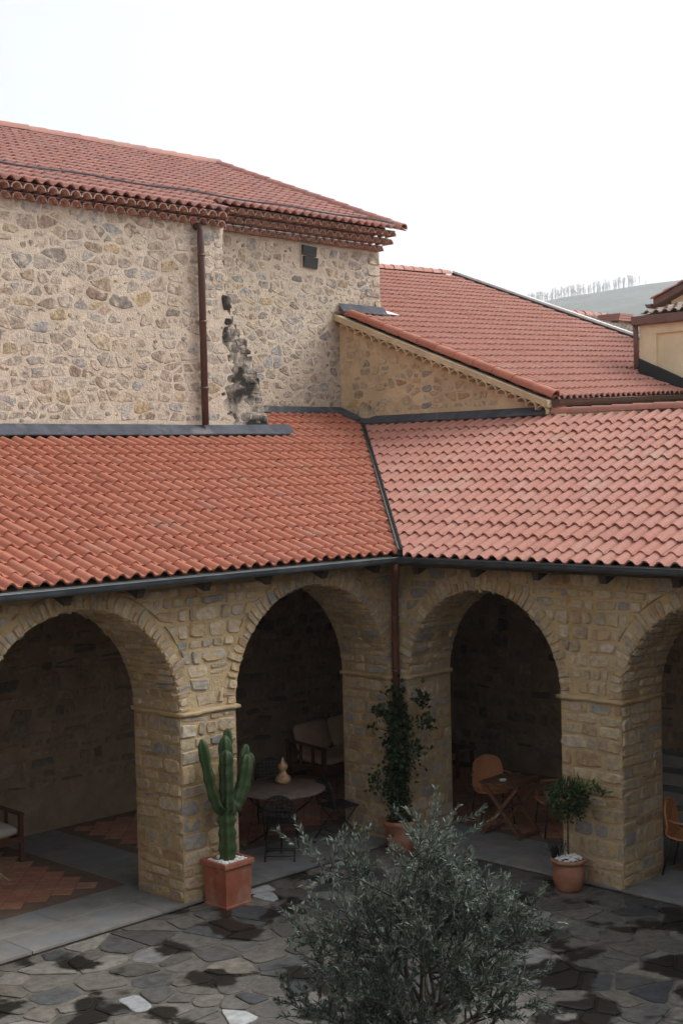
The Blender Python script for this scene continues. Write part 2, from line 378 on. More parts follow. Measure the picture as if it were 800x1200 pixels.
def cap_row(parent, name, mat, A, B, r, step, up=(0, 0, 1), lap=.05):
    """ridge tiles along A->B, open side down"""
    A = np.array(A, float); B = np.array(B, float); L = np.linalg.norm(B - A); V = _n(B - A); up = np.array(up, float)
    U = _n(np.cross(V, up)); Nn = np.cross(U, V)
    me = half_barrel(r, step + lap, .016, 7, .86).mesh(name); me.materials.append(mat)
    for i in range(int(L / step)):
        P = A + V * i * step + Nn * random.gauss(0, .003)
        jr = random.gauss(0, .01); U3 = _n(U + V * jr); V3 = _n(V - U * jr)
        o = bpy.data.objects.new(name, me); link(o, parent); o.matrix_local = frame_mat(P, U3, V3, Nn)
def genoise_row(parent, mat, A, B, outv, step, r, ln, name='eave_tile'):
    """row of half barrels from A to B whose open ends point along outv"""
    A = np.array(A, float); B = np.array(B, float); L = np.linalg.norm(B - A); D = _n(B - A); o_ = _n(outv)
    me = half_barrel(r, ln, .014, 6, .92).mesh(name); me.materials.append(mat)
    up = _n(np.cross(D, o_)); 
    if up[2] < 0: up = -up
    for i in range(int(L / step)):
        P = A + D * (i + .5) * step + o_ * random.gauss(0, .006)
        o = bpy.data.objects.new(name, me); link(o, parent); o.matrix_local = frame_mat(P, D, -o_, up)

# ================================================================== THE SETTING
# ground sheet reaching the horizon, the hill and its bare wood
mb = MB(); mb.add([(-1700, -1700, -.12), (2600, -1700, -.12), (2600, 2600, -.12), (-1700, 2600, -.12)], [(0, 1, 2, 3)])
tag(mb.build('ground', M['ground']), kind='structure')

VIEW = np.array([.714, .700]); RIGHT = np.array([.700, -.714])
def hill_top(t):                                 # elevation (tangent) of the crest over the bearing (tangent right of view)
    xs = [-.9, -.3, 0, .09, .13, .16, .185, .21, .235, .27, .34, .5, .9]
    ys = [.03, .055, .085, .102, .1085, .1145, .1175, .1215, .1245, .1255, .121, .10, .06]
    return float(np.interp(t, xs, ys))
mb = MB(); nb, nr = 91, 22; V = []
for i in range(nb):
    t = -.9 + 1.8 * i / (nb - 1)
    for j in range(nr):
        k = j / (nr - 1); dist = 700 + 1600 * k
        s = min(k / .78, 1) ** .55 * (1 if k < .78 else 1 - .35 * (k - .78) / .22)
        z = hill_top(t) * dist * s * (1 + .02 * math.sin(t * 60 + k * 5) * (k < .6)) - .5 + 5 * s
        p = CPOS[:2] + (VIEW + RIGHT * t) * dist
        V.append((p[0], p[1], z))
mb.add(V, [(i * nr + j, (i + 1) * nr + j, (i + 1) * nr + j + 1, i * nr + j + 1) for i in range(nb - 1) for j in range(nr - 1)], 0, True)
tag(mb.build('hill', M['hill']), kind='structure')
mb = MB()
for i in range(230):
    t = random.uniform(.085, .335) if i < 60 else random.uniform(.12, .21)
    dist = 700 + 1600 * .78 + random.uniform(-12, 12)
    p = CPOS[:2] + (VIEW + RIGHT * t) * dist; z = hill_top(t) * dist + 4
    h = random.uniform(6, 18) * (1 if .115 < t < .215 else .55)
    b = np.array([p[0], p[1], z - 3])
    mb.tube([b, b + [random.gauss(0, .4), random.gauss(0, .4), h * .6], b + [random.gauss(0, .8), random.gauss(0, .8), h]], [.30, .24, .08], 4)
    for k in range(14):
        q = b + np.array([0, 0, h * random.uniform(.35, .85)]); a = random.uniform(0, 6.28); l = h * random.uniform(.12, .26)
        mb.tube([q, q + [math.cos(a) * l * .7, math.sin(a) * l * .7, l * .9]], [.22, .08], 3)
tag(mb.build('hilltop_wood', M['bare_tree']), 'row of bare leafless trees along the hazy hill crest', 'woodland', kind='stuff')

# ------------------------------------------------------------------ courtyard paving (flagstones)
def voronoi(points, bounds, near=26):
    pts = np.array(points); out = []
    for i, p in enumerate(pts):
        d = ((pts - p) ** 2).sum(1); idx = np.argsort(d)[1:near]
        poly = [np.array(q, float) for q in ((bounds[0], bounds[2]), (bounds[1], bounds[2]), (bounds[1], bounds[3]), (bounds[0], bounds[3]))]
        for j in idx:
            n_ = pts[j] - p; m_ = (pts[j] + p) / 2; new = []
            for a, b in zip(poly, poly[1:] + poly[:1]):
                da, db = (a - m_).dot(n_), (b - m_).dot(n_)
                if da <= 0: new.append(a)
                if da * db < 0: new.append(a + (b - a) * da / (da - db))
            poly = new
            if len(poly) < 3: break
        if len(poly) >= 3: out.append(np.array(poly))
    return out
court = MB(); court.add([(-17, -15, -.005), (.02, -15, -.005), (.02, .02, -.005), (-17, .02, -.005)], [(0, 1, 2, 3)])
court_o = tag(court.build('courtyard_paving', M['flag_grout']), kind='structure')
pts = []; g = .385; X0, X1, Y0, Y1 = -10.5, -.02, -10.5, -.02
yy = Y0
while yy < Y1:
    xx = X0 + random.uniform(0, g)
    while xx < X1:
        if random.random() < .90: pts.append((xx + random.gauss(0, g * .24), yy + random.gauss(0, g * .24)))
        if random.random() < .15: pts.append((xx + random.gauss(0, g * .45), yy + random.gauss(0, g * .45)))
        xx += g * random.uniform(.85, 1.45)
    yy += g * .9
pts = [p for p in pts if X0 < p[0] < X1 and Y0 < p[1] < Y1 and p[0] + p[1] > -17.5]
flags = []
for poly in voronoi(pts, (X0, X1, Y0, Y1)):
    c = poly.mean(0)
    ar = .5 * abs(np.dot(poly[:, 0], np.roll(poly[:, 1], 1)) - np.dot(poly[:, 1], np.roll(poly[:, 0], 1)))
    if ar < .012: continue
    # cut joints: pull every corner inwards, soften the corners
    gap = random.uniform(.010, .034); q = []
    for a, b in zip(poly, np.roll(poly, -1, 0)):
        for t in (.14, .5, .86):
            p = a + (b - a) * t; d = c - p; q.append(p + d / (np.linalg.norm(d) + 1e-6) * (gap + random.uniform(-.006, .01)))
    if len(q) > 18: q = q[::2]
    q = np.array(q); z = random.uniform(-.004, .007); n = len(q)
    tx, ty = random.gauss(0, .006), random.gauss(0, .006)
    V = [(p[0], p[1], -.03) for p in q] + [(p[0], p[1], z + .002) for p in q]
    for p in q:
        s = c + (p - c) * .9; V.append((s[0], s[1], z + .005 + (s[0] - c[0]) * tx + (s[1] - c[1]) * ty))
    F = [(r * n + k, r * n + (k + 1) % n, (r + 1) * n + (k + 1) % n, (r + 1) * n + k) for r in (0, 1) for k in range(n)] + [tuple(2 * n + k for k in range(n))]
    p3 = (c[0], c[1], 0); flags.append((in_frame(p3), ar / proj(p3)[2] ** 3, V, F, 'flag_white' if random.random() < .20 and ar < .11 else 'flag'))
flags.sort(key=lambda t: (-t[0], -t[1])); rest = {}
for i, (vis, _, V, F, mt) in enumerate(flags):
    if vis and i < 300: MB().add(V, F, random.random()).build('flagstone', M[mt], court_o)
    else: rest.setdefault(mt, MB()).add(V, F, random.random())
for mt, mb in rest.items(): mb.build('outlying_flagstones', M[mt], court_o, 'stuff')

# ------------------------------------------------------------------ porch floor: slab border, cross bands, diagonal clay tiles
TW_ = .85                                        # thickness of the arcade walls
LP = [(-.14, .85), (-3.65, -2.81), (-7.16, -6.32), (-10.67, -9.83), (-14.18, -13.34), (-17, -16.85)]    # piers of the left arcade along x
RP = [(-.22, 0.3), (-3.49, -2.65), (-6.76, -5.92), (-10.03, -9.19), (-13.3, -12.46), (-15.8, -15.73)]    # piers of the right arcade along y
FZ = .05
pf = MB()
pf.add([(-17, 0, .0), (-17, 0, FZ - .004), (0, 0, FZ - .004), (0, 0, 0)], [(0, 1, 2, 3)])
pf.add([(-17, 0.001, FZ - .004), (0.001, 0.001, FZ - .004), (0.001, -15.8, FZ - .004), (4.2, -15.8, FZ - .004), (4.2, 4.0, FZ - .004), (-17, 4.0, FZ - .004)], [(0, 1, 2, 3, 4, 5)])
pf.add([(0, 0, 0), (0, 0, FZ - .004), (0, -15.8, FZ - .004), (0, -15.8, 0)], [(0, 1, 2, 3)])
floor_o = tag(pf.build('porch_floor', M['floor_joint']), kind='structure')
def slab(x0, x1, y0, y1, g=.004):
    g *= random.uniform(.6, 1.6)
    mb = MB(); z = FZ + random.uniform(-.001, .002)
    v = [(x0 + g, y0 + g, FZ - .03), (x1 - g, y0 + g, FZ - .03), (x1 - g, y1 - g, FZ - .03), (x0 + g, y1 - g, FZ - .03)]
    v += [(a, b, z - .002) for a, b, _ in v] + [(x0 + g * 2, y0 + g * 2, z), (x1 - g * 2, y0 + g * 2, z), (x1 - g * 2, y1 - g * 2, z), (x0 + g * 2, y1 - g * 2, z)]
    f = [(r * 4 + k, r * 4 + (k + 1) % 4, (r + 1) * 4 + (k + 1) % 4, (r + 1) * 4 + k) for r in (0, 1) for k in range(4)] + [(8, 9, 10, 11)]
    mb.add(v, f, random.random()).build('paving_slab', M['slab'], floor_o)
x = -10.0
while x < -.2:
    l = random.uniform(1.1, 1.75); e = min(x + l, 0)
    slab(x, e, -.025, .56); x = e
x = -10.0
while x < 1.05:
    l = random.uniform(1.0, 1.6); e = min(x + l, 1.1)
    slab(x, e, .56, 1.12); x = e
y = -.0
while y > -9:
    l = random.uniform(1.0, 1.7); slab(-.025, .54, y - l, y); y -= l
y = .56
slab(0, 1.1, .0, .56)
y = 0.0
while y > -9:
    l = random.uniform(1.0, 1.7); slab(.54, 1.05, y - l, y); y -= l
for a, b in ((-3.62, -2.72), (-7.1, -6.3)):      # bands from the piers to the rear wall
    for k in range(3): slab(a, b, 1.12 + k * .96, 1.12 + (k + 1) * .96)
for a, b in ((-3.46, -2.6), (-6.7, -5.9)):
    for k in range(3): slab(1.05 + k * 1.05, 1.05 + (k + 1) * 1.05, a, b)
def in_tile_area(x, y):
    if y > 1.14 and y < 3.98 and x < 4.1:
        return not any(a - .0 < x < b + .0 for a, b in ((-3.62, -2.72), (-7.1, -6.3)))
    if x > 1.07 and x < 4.16 and y <= 1.14:
        return not any(a < y < b for a, b in ((-3.46, -2.6), (-6.7, -5.9)))
    return False
tm = MB(); q = .118; k_ = .124
tm.add([(k_, 0, -.02), (0, k_, -.02), (-k_, 0, -.02), (0, -k_, -.02)], [])
d_ = .172
def diag_tile():
    m_ = MB(); o = d_ - .006; i = d_ - .010
    v = [(o, 0, -.02), (0, o, -.02), (-o, 0, -.02), (0, -o, -.02), (o, 0, -.001), (0, o, -.001), (-o, 0, -.001), (0, -o, -.001), (i, 0, .0005), (0, i, .0005), (-i, 0, .0005), (0, -i, .0005)]
    return m_.add(v, [(r * 4 + k, r * 4 + (k + 1) % 4, (r + 1) * 4 + (k + 1) % 4, (r + 1) * 4 + k) for r in (0, 1) for k in range(4)] + [(8, 9, 10, 11)])
DT = diag_tile(); dme = DT.mesh('floor_tile'); dme.materials.append(M['floor_tile']); cand = []
for i in range(-50, 40):
    for j in range(-60, 40):
        x = i * d_; y = 1.3 + j * d_
        if (i + j) % 2: continue
        if all(in_tile_area(x + a * d_ * .98, y + b * d_ * .98) for a, b in ((1, 0), (-1, 0), (0, 1), (0, -1))):
            cand.append((in_frame((x, y, FZ), 6), proj((x, y, FZ))[2], x, y))
cand.sort(key=lambda t: (-t[0], t[1])); rest = MB()
for i, (vis, _, x, y) in enumerate(cand):
    z = FZ + random.uniform(-.0008, .001)
    if vis and i < 300:
        o = bpy.data.objects.new('floor_tile', dme); link(o, floor_o); o.location = (x, y, z)
    else: rest.add([(v[0] + x, v[1] + y, v[2] + z) for v in DT.V], DT.F, random.random())
rest.build('far_floor_tiles', M['floor_tile'], floor_o, 'stuff')

# ================================================================== ARCADE WINGS
ZS, ZT = 2.21, 3.92                              # springing height, top of the arcade walls
SL, SR = .370, .400                              # roof pitches of the left and the right wing
EZL, EZR = 3.87, 3.84                            # roof plane heights at the eave (y = -.5 / x = -.5)
zL = lambda y: EZL + SL * (y + .5)
zR = lambda x: EZR + SR * (x + .5)
D1, D2, DT2 = 4.0, 4.2, 5.0                      # rear walls; the set-back tall wall

def arcade(root, W, piers, mortar, stonemat, ztop, ulo):
    """W(u, d, z) -> world; piers listed from the corner outwards"""
    mb = MB()
    def quad(a, b, c, d): mb.add([a, b, c, d], [(0, 1, 2, 3)])
    for (a, b) in piers:
        for d in (0, TW_): quad(W(a, d, 0), W(b, d, 0), W(b, d, ztop), W(a, d, ztop))
        for u in (a, b): quad(W(u, 0, 0), W(u, TW_, 0), W(u, TW_, ZS), W(u, 0, ZS))
        quad(W(a, 0, ztop), W(b, 0, ztop), W(b, TW_, ztop), W(a, TW_, ztop))
    NA = 28; st = Stones()
    for (hi, lo) in zip(piers[:-1], piers[1:]):
        u1, u0 = hi[0], lo[1]; r = (u1 - u0) / 2; uc = (u0 + u1) / 2
        P = [(uc + r * math.cos(math.pi * k / NA), ZS + r * math.sin(math.pi * k / NA)) for k in range(NA + 1)]
        for (p, q) in zip(P[:-1], P[1:]):
            for d in (0, TW_): quad(W(p[0], d, p[1]), W(q[0], d, q[1]), W(q[0], d, ztop), W(p[0], d, ztop))
            quad(W(p[0], 0, p[1]), W(q[0], 0, q[1]), W(q[0], TW_, q[1]), W(p[0], TW_, p[1]))
            quad(W(p[0], 0, ztop), W(q[0], 0, ztop), W(q[0], TW_, ztop), W(p[0], TW_, ztop))
        if u1 < ulo - 1: continue
        # stones of the intrados: jamb nearest the corner, then over the arch
        zj = ZS - FZ
        def fin(s, d, n, u1=u1, uc=uc, r=r, zj=zj):
            if s < zj: return W(u1 - n, d, FZ + s)
            a = (s - zj) / r; return W(uc + (r - n) * math.cos(a), d, ZS + (r - n) * math.sin(a))
        for c in courses(0, TW_, 0.02, zj - .02, .10, .2, .2, .45):
            po = stone_poly(c, .012, .12); po = po[:, ::-1]; st.add(po, lambda s, d, n, f=fin: f(s, d, n), random.uniform(.006, .022), stonemat)
        s = zj + .03
        while s < zj + r * 2.5:
            h = random.uniform(.075, .14); d = 0.0
            while d < TW_ - .02:
                wd = random.uniform(.18, .42)
                if d + wd > TW_ - .1: wd = TW_ - d
                po = stone_poly((d, d + wd, s, s + h), .012, .12, e=.5); st.add(po[:, ::-1], fin, random.uniform(.008, .035), stonemat); d += wd
            s += h
        # voussoirs on the face
        RO = .20
        def fvs(t, q, n, uc=uc, r=r): return W(uc + (r + q) * math.cos(t), -n, ZS + (r + q) * math.sin(t))
        t = .02
        while t < math.pi - .03:
            h = random.uniform(.065, .125) / (r + .1); ln = random.uniform(.12, RO + .05)
            if ZS + (r + ln) * math.sin(t + h / 2) > ztop - .02: ln = max(.1, (ztop - .03 - ZS) / max(math.sin(t + h / 2), .3) - r)
            po = stone_poly((t * (r + .1), (t + h) * (r + .1), -.012, ln), .010, .12, e=.5, tilt=3)
            po[:, 0] /= (r + .1); st.add(po, fvs, random.uniform(.008, .026), stonemat); t += h
    wall = mb.build('wall', M[mortar], root)
    # stones of the face
    ff = lambda u, z, n: W(u, -n, z)
    arcs = [((lo[1] + hi[0]) / 2, (hi[0] - lo[1]) / 2) for hi, lo in zip(piers[:-1], piers[1:])]
    for (a, b) in piers:
        if b < ulo: continue
        b2 = min(b, -.02)
        for c in courses(a - .012, b2 + (.012 if b2 < -.1 else 0), FZ - .03, ZS - .03, .11, .23, .17, .46):
            if c[1] - c[0] < .05: continue
            st.add(stone_poly(c, .015, .13), ff, random.uniform(.006, .022), stonemat)
    for c in courses(max(ulo, piers[-1][0]), -.03, ZS + .05, ztop - .03, .10, .21, .13, .38):
        po = stone_poly(c, .015, .14); bad = False
        for (uc, r) in arcs:
            for p in po:
                dx, dz = p[0] - uc, max(p[1] - ZS, 0); q = math.hypot(dx, dz)
                if q < r + .20:
                    if q < r + .02: bad = True
                    p[0] = uc + dx / q * (r + .21); p[1] = ZS + dz / q * (r + .21)
        po[:, 1] = np.minimum(po[:, 1], ztop - .02)
        if bad or np.ptp(po[:, 0]) < .06 or np.ptp(po[:, 1]) < .05: continue
        st.add(po, ff, random.uniform(.008, .03), stonemat)
    st.emit(wall)
    # thin impost moulding round every pier
    for (a, b) in piers:
        if b < ulo: continue
        m = MB(); o = .045; path = []
        b2 = b if b < -1 else -.01
        ring = [(a - o, TW_), (a - o, -o)] + ([(b + o, -o), (b + o, TW_)] if b < -1 else [(b2, -o)])
        pts = []
        for (p, q) in zip(ring[:-1], ring[1:]):
            n = max(2, int(math.hypot(q[0] - p[0], q[1] - p[1]) / .09))
            pts += [(p[0] + (q[0] - p[0]) * k / n, p[1] + (q[1] - p[1]) * k / n) for k in range(n)]
        pts.append(ring[-1]); zz = [ZS + random.gauss(0, .005) for _ in pts]
        inw = lambda u, d: (min(max(u, a + .05), b2 - .05 if b < -1 else b2), max(d, .05))
        V = []
        for (u, d), z in zip(pts, zz):
            iu, id_ = inw(u, d); t_ = random.uniform(.0, .012)
            V += [W(iu, id_, z - .03), W(u + t_, d + t_, z - .022), W(u, d, z + .004), W(u + t_ * .6, d + t_, z + .02), W(iu, id_, z + .034)]
        F = [(i * 5 + k, i * 5 + k + 1, (i + 1) * 5 + k + 1, (i + 1) * 5 + k) for i in range(len(pts) - 1) for k in range(4)]
        m.add(V, F, 0, True).build('impost_moulding', M['mortar_ochre'], root)
    return wall

left = thing('arcade_wing', 'stone arcade wing roofed with orange clay tiles, lead flashing along its top', 'building', (-4, 2, 0), world=True)
right = thing('arcade_wing', 'stone arcade wing roofed with pinkish clay tiles, row of ridge tiles on top', 'building', (2, -5, 0), world=True)
WL = lambda u, d, z: (u, d, z)
WR = lambda u, d, z: (d, u, z)
arcade(left, WL, LP, 'mortar_ochre', 'stone_warm', ZT, -7.6)
arcade(right, WR, RP, 'mortar_ochre', 'stone_warm', ZT - .015, -5.6)

# rear walls of the porches
def rear(root, W, u0, u1, v0, v1, ztop, band):
    mb = MB(); mb.add([W(u0, 0, 0), W(u1, 0, 0), W(u1, 0, ztop), W(u0, 0, ztop)], [(0, 1, 2, 3)])
    mb.add([W(u0, .3, 0), W(u1, .3, 0), W(u1, .3, ztop), W(u0, .3, ztop)], [(0, 1, 2, 3)])
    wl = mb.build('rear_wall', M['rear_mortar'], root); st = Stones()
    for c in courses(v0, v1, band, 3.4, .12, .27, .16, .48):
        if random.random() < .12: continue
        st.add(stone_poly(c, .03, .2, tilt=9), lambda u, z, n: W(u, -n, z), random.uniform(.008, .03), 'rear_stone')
    st.emit(wl, limit=220)
    return wl
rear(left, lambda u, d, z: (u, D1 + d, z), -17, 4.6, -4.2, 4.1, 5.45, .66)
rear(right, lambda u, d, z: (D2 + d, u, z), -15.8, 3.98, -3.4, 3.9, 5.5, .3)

# roof decks (closed slabs under the tiles) and tiles
def valley_x(y): return (zL(y) - EZR) / SR - .5    # x of the valley at y
YV0, YVT = -.5, 4.98
mb = MB(); dk = .03; th = .10
def deck(mb, poly, plane):
    n = len(poly); V = [(x, y, plane(x, y) - dk) for x, y in poly] + [(x, y, plane(x, y) - dk - th) for x, y in poly]
    mb.add(V, [tuple(range(n)), tuple(range(2 * n - 1, n - 1, -1))] + [(k, (k + 1) % n, n + (k + 1) % n, n + k) for k in range(n)])
yv2 = (zR(D2) - EZL) / SL - .5                    # y where the valley meets the plane x = D2
vb = valley_x(-.48)
deck(mb, [(-17, -.48), (vb, -.48), (D2 - .01, yv2), (D2 - .01, DT2 - .01), (1.0, DT2 - .01), (1.0, D1 - .01), (-17, D1 - .01)], lambda x, y: zL(y))
roofL = mb.build('roof', M['dark_wood'], left)
mb = MB(); deck(mb, [(-.48, -15.8), (D2 - .02, -15.8), (D2 - .02, yv2 - .02), (vb + .01, -.50), (-.48, -.53)], lambda x, y: zR(x))
deck(mb, [(D2 + .01, -15.8), (D2 + 3.2, -15.8), (D2 + 3.2, .35), (D2 + .01, .35)], lambda x, y: zR(D2) - .38 * (x - D2))
roofR = mb.build('roof', M['dark_wood'], right)
# valley line in plan
VA = np.array([vb, -.48]); VBp = np.array([D2, yv2]); vd = _n(VBp - VA); vn = np.array([-vd[1], vd[0]])   # vn points to the left roof
def off_valley(p): return (p[0] - VA[0]) * vn[0] + (p[1] - VA[1]) * vn[1]
EXP = .355
def okL(p):
    if p[0] < -13 or p[1] > DT2 - .08: return False
    if p[1] > D1 - .12 and p[0] < 1.75: return False
    if p[0] > D2 - .05: return False
    return off_valley(p) > -.26
def clipL(p):
    if off_valley(p) < .42:
        q = VA + vn * .03; return ((q[0], q[1], 0), (-vn[0], -vn[1], 0))
    if p[0] > D2 - .2: return ((D2 - .02, 0, 0), (1, 0, 0))
VLs = _n([0, 1, SL]); VRs = _n([1, 0, SR])
lay_tiles(roofL, M['tile_orange'], (-13.02, -.5, EZL), (1, 0, 0), VLs, 92, 17, EXP, okL, .26, clipL)
def okR(p):
    if p[1] < -12 or p[0] > D2 - .06: return False
    return off_valley(p) < .26
def clipR(p):
    if off_valley(p) > -.42:
        q = VA - vn * .03; return ((q[0], q[1], 0), (vn[0], vn[1], 0))
# columns run from the far end towards the corner so that the tile profile is mirrored as in a real roof
lay_tiles(roofR, M['tile_pink'], (-.5, -12.0, EZR), (0, 1, 0), VRs, 88, 15, EXP, okR, .26, clipR)
# far slope of the right wing (falls away behind the ridge)
lay_tiles(roofR, M['tile_pink'], (D2 + 3.2, -8.0, zR(D2) - .38 * 3.2), (0, 1, 0), (-1, 0, .38), 44, 10, EXP, lambda p: p[1] < .3 and p[0] > D2 + .05, limit=0)
cap_row(roofR, 'ridge_tile', M['tile_pink'], (D2 + .02, .42, zR(D2) + .0), (D2 + .02, -8, zR(D2) + .0), .105, .36)
# valley sheet
mb = MB(); e0 = np.array([*(VA - vd * .12), zL(-.5) - .01]); e1 = np.array([*VBp, zL(yv2) - .0]); v3 = np.array([vn[0], vn[1], 0])
mb.add([e0 - v3 * .13 + [0, 0, .012], e0, e0 + v3 * .13 + [0, 0, .012], e1 + v3 * .13 + [0, 0, .012], e1, e1 - v3 * .13 + [0, 0, .012]], [(0, 1, 4, 5), (1, 2, 3, 4)])
for sg in (-1, 1):
    o3 = v3 * .033 * sg
    mb.add([e0 + o3 + [0, 0, .0], e1 + o3 + [0, 0, .0], e1 + o3 + [0, 0, .085], e0 + o3 + [0, 0, .085]], [(0, 1, 2, 3)])
    mb.add([e0 + o3 + [0, 0, .085], e1 + o3 + [0, 0, .085], e1 + o3 * .2 + [0, 0, .07], e0 + o3 * .2 + [0, 0, .07]], [(0, 1, 2, 3)])
mb.build('valley_gutter', M['tar'], roofL)
# gutters (half-round, with rolled lip) and brackets
def gutter(root, A, B, outv, r=.062, mat='gutter'):
    A = np.array(A, float); B = np.array(B, float); o_ = np.array(outv, float); mb = MB(); n = 8; V = []
    for P in (A, B):
        for rr in (r, r - .006):
            for k in range(n + 1):
                a = math.pi + math.pi * k / n; V.append(P + o_ * math.cos(a) * rr + np.array([0, 0, math.sin(a) * rr * 1.25]))
    q = n + 1
    mb.add(V, [(k, k + 1, 2 * q + k + 1, 2 * q + k) for k in range(n)] + [(q + k, q + k + 1, 3 * q + k + 1, 3 * q + k) for k in range(n)], 0, True)
    for P_ in (0, 2 * q): mb.add([V[P_ + k] for k in range(q)], [tuple(range(q))])
    for s in (-1, 1): mb.tube([A + o_ * s * r, B + o_ * s * r], .009, 6)
    return mb.build('gutter', M[mat], root)
gx = -.555
gutter(left, (-17, gx, EZL - .035), (gx - .02, gx, EZL - .035), (0, -1, 0))
gutter(right, (gx, gx - .02, EZL - .035), (gx, -15.8, EZL - .05), (-1, 0, 0))
# rafter ends and eave board under the overhang
x = -.75
while x > -9:
    mb = MB(); mb.bar((x, .3, zL(.3) - .20), (x, -.42, zL(-.42) - .20), .09, .12); mb.build('rafter', M['dark_wood'], left); x -= .93
y = -.75
while y > -8:
    mb = MB(); mb.bar((.3, y, zR(.3) - .20), (-.42, y, zR(-.42) - .20), .09, .12); mb.build('rafter', M['dark_wood'], right); y -= .93
# wall plate closing the gap between wall top and roof
mb = MB(); mb.box(-17, .2, .06, .5, ZT + .002, zL(.06) - dk - th - .004); mb.build('wall_plate', M['dark_wood'], left)
mb = MB(); mb.box(.06, .5, -15.8, .05, ZT - .01, zR(.06) - dk - th - .004); mb.build('wall_plate', M['dark_wood'], right)
# lead flashings along the top of both roofs
def strip(root, pts_lo, pts_hi, mat='lead', name='flashing', th=.012):
    n = len(pts_lo); V = [*pts_lo, *pts_hi] + [(p[0], p[1], p[2] - th) for p in pts_lo]
    F = [(i, i + 1, n + i + 1, n + i) for i in range(n - 1)] + [(i, 2 * n + i, 2 * n + i + 1, i + 1) for i in range(n - 1)]
    return MB().add(V, F).build(name, M[mat], root)
xs = list(np.linspace(-13, 1.95, 16))
strip(left, [(x, D1 - .18, zL(D1 - .18) + .05 + random.gauss(0, .004)) for x in xs], [(x, D1 - .02, zL(D1) + .135 + random.gauss(0, .004)) for x in xs])
xs = list(np.linspace(1.6, D2 - .02, 5))
strip(left, [(x, DT2 - .12, zL(DT2 - .12) + .06) for x in xs], [(x, DT2 - .02, zL(DT2) + .12) for x in xs])
ys = list(np.linspace(yv2 - .02, DT2 - .02, 4))
strip(left, [(D2 - .16, y, zL(y) + .055) for y in ys], [(D2 - .015, y, zL(y) + .12) for y in ys])
ys = list(np.linspace(.52, yv2 + .03, 9))
strip(right, [(D2 - .16, y, zR(D2 - .16) + .06 + random.gauss(0, .004)) for y in ys], [(D2 - .015, y, zR(D2) + .12) for y in ys])
# corner downpipe with swan neck
mb = MB(); mb.tube([(gx, gx, EZL - .09), (gx, gx, EZL - .2), (-.34, -.34, EZL - .36), (-.12, -.12, EZL - .55), (-.085, -.085, EZL - .68), (-.085, -.085, .05)], .045, 10)
dp = mb.build('downpipe', M['red_pipe'], left)
for z in (1.2, 2.3, 3.0):
    MB().tube([(-.085, -.085, z - .02), (-.085, -.085, z + .02)], .052, 10).build('pipe_clip', M['red_pipe'], dp)
# end walls closing the porches beyond the picture
MB().box(-17.3, -17.0, 0, 4, 0, 4.6).build('end_wall', M['plain_wall'], left)
MB().box(0, 4.2, -16.1, -15.8, 0, 4.6).build('end_wall', M['plain_wall'], right)

# unseen wings added behind the camera to shade the court, height tuned for light
opp = thing('unseen_opposite_wing', 'unseen tan wing added to shade the court, opposite the orange roof', 'building', (-8, -17, 0), world=True)
MB().box(-20, 5, -19, -16.2, 0, 5.9).build('wall', M['plain_wall'], opp)
mb = MB(); deck(mb, [(-20.5, -19.5), (5.5, -19.5), (5.5, -15.7), (-20.5, -15.7)], lambda x, y: 6.1 + .3 * (-15.7 - y)); mb.build('roof', M['tile_old'], opp)
opp = thing('unseen_opposite_wing', 'unseen tan wing added to shade the court, opposite the pinkish roof', 'building', (-18.6, -6, 0), world=True)
MB().box(-20.2, -17.4, -16.1, 8, 0, 5.9).build('wall', M['plain_wall'], opp)
mb = MB(); deck(mb, [(-20.7, -15.6), (-16.9, -15.6), (-16.9, 8.3), (-20.7, 8.3)], lambda x, y: 6.1 + .3 * (-16.9 - x)); mb.build('roof', M['tile_old'], opp)

# ================================================================== TALL STONE BUILDING
tall = thing('tall_stone_building', 'tall rubble stone building with corbelled tile eaves above the orange roof', 'building', (0, 7, 0), world=True)
TX = 5.28                                         # its right corner
def edge_x(z):                                    # torn right edge of the projecting part
    return float(np.interp(z, [5.4, 5.75, 6.3, 6.8, 7.3, 7.6, 9], [1.52, 1.48, 1.30, 1.12, .78, .68, .66]))
mb = MB(); zs = np.linspace(5.3, 8.80, 30); ed = [edge_x(z) + random.uniform(-.05, .05) for z in zs]
for k in range(29):
    mb.add([(-14, D1, zs[k]), (ed[k], D1, zs[k]), (ed[k + 1], D1, zs[k + 1]), (-14, D1, zs[k + 1])], [(0, 1, 2, 3)])
    mb.add([(ed[k], D1, zs[k]), (ed[k], DT2 + .1, zs[k]), (ed[k], DT2 + .1, zs[k + 1]), (ed[k], D1, zs[k + 1])], [(0, 1, 2, 3)])
wallA = mb.build('wall', M['mortar_pale'], tall)
mb = MB(); mb.box(.3, TX, DT2, DT2 + .5, 4.5, 8.86); mb.box(TX - .5, TX - .003, DT2 + .5, 14, 4.5, 8.86)
wallB = mb.build('wall', M['mortar_pale'], tall)
st = Stones(); fA = lambda u, z, n: (u, D1 - n, z); fB = lambda u, z, n: (u, DT2 - n, z)
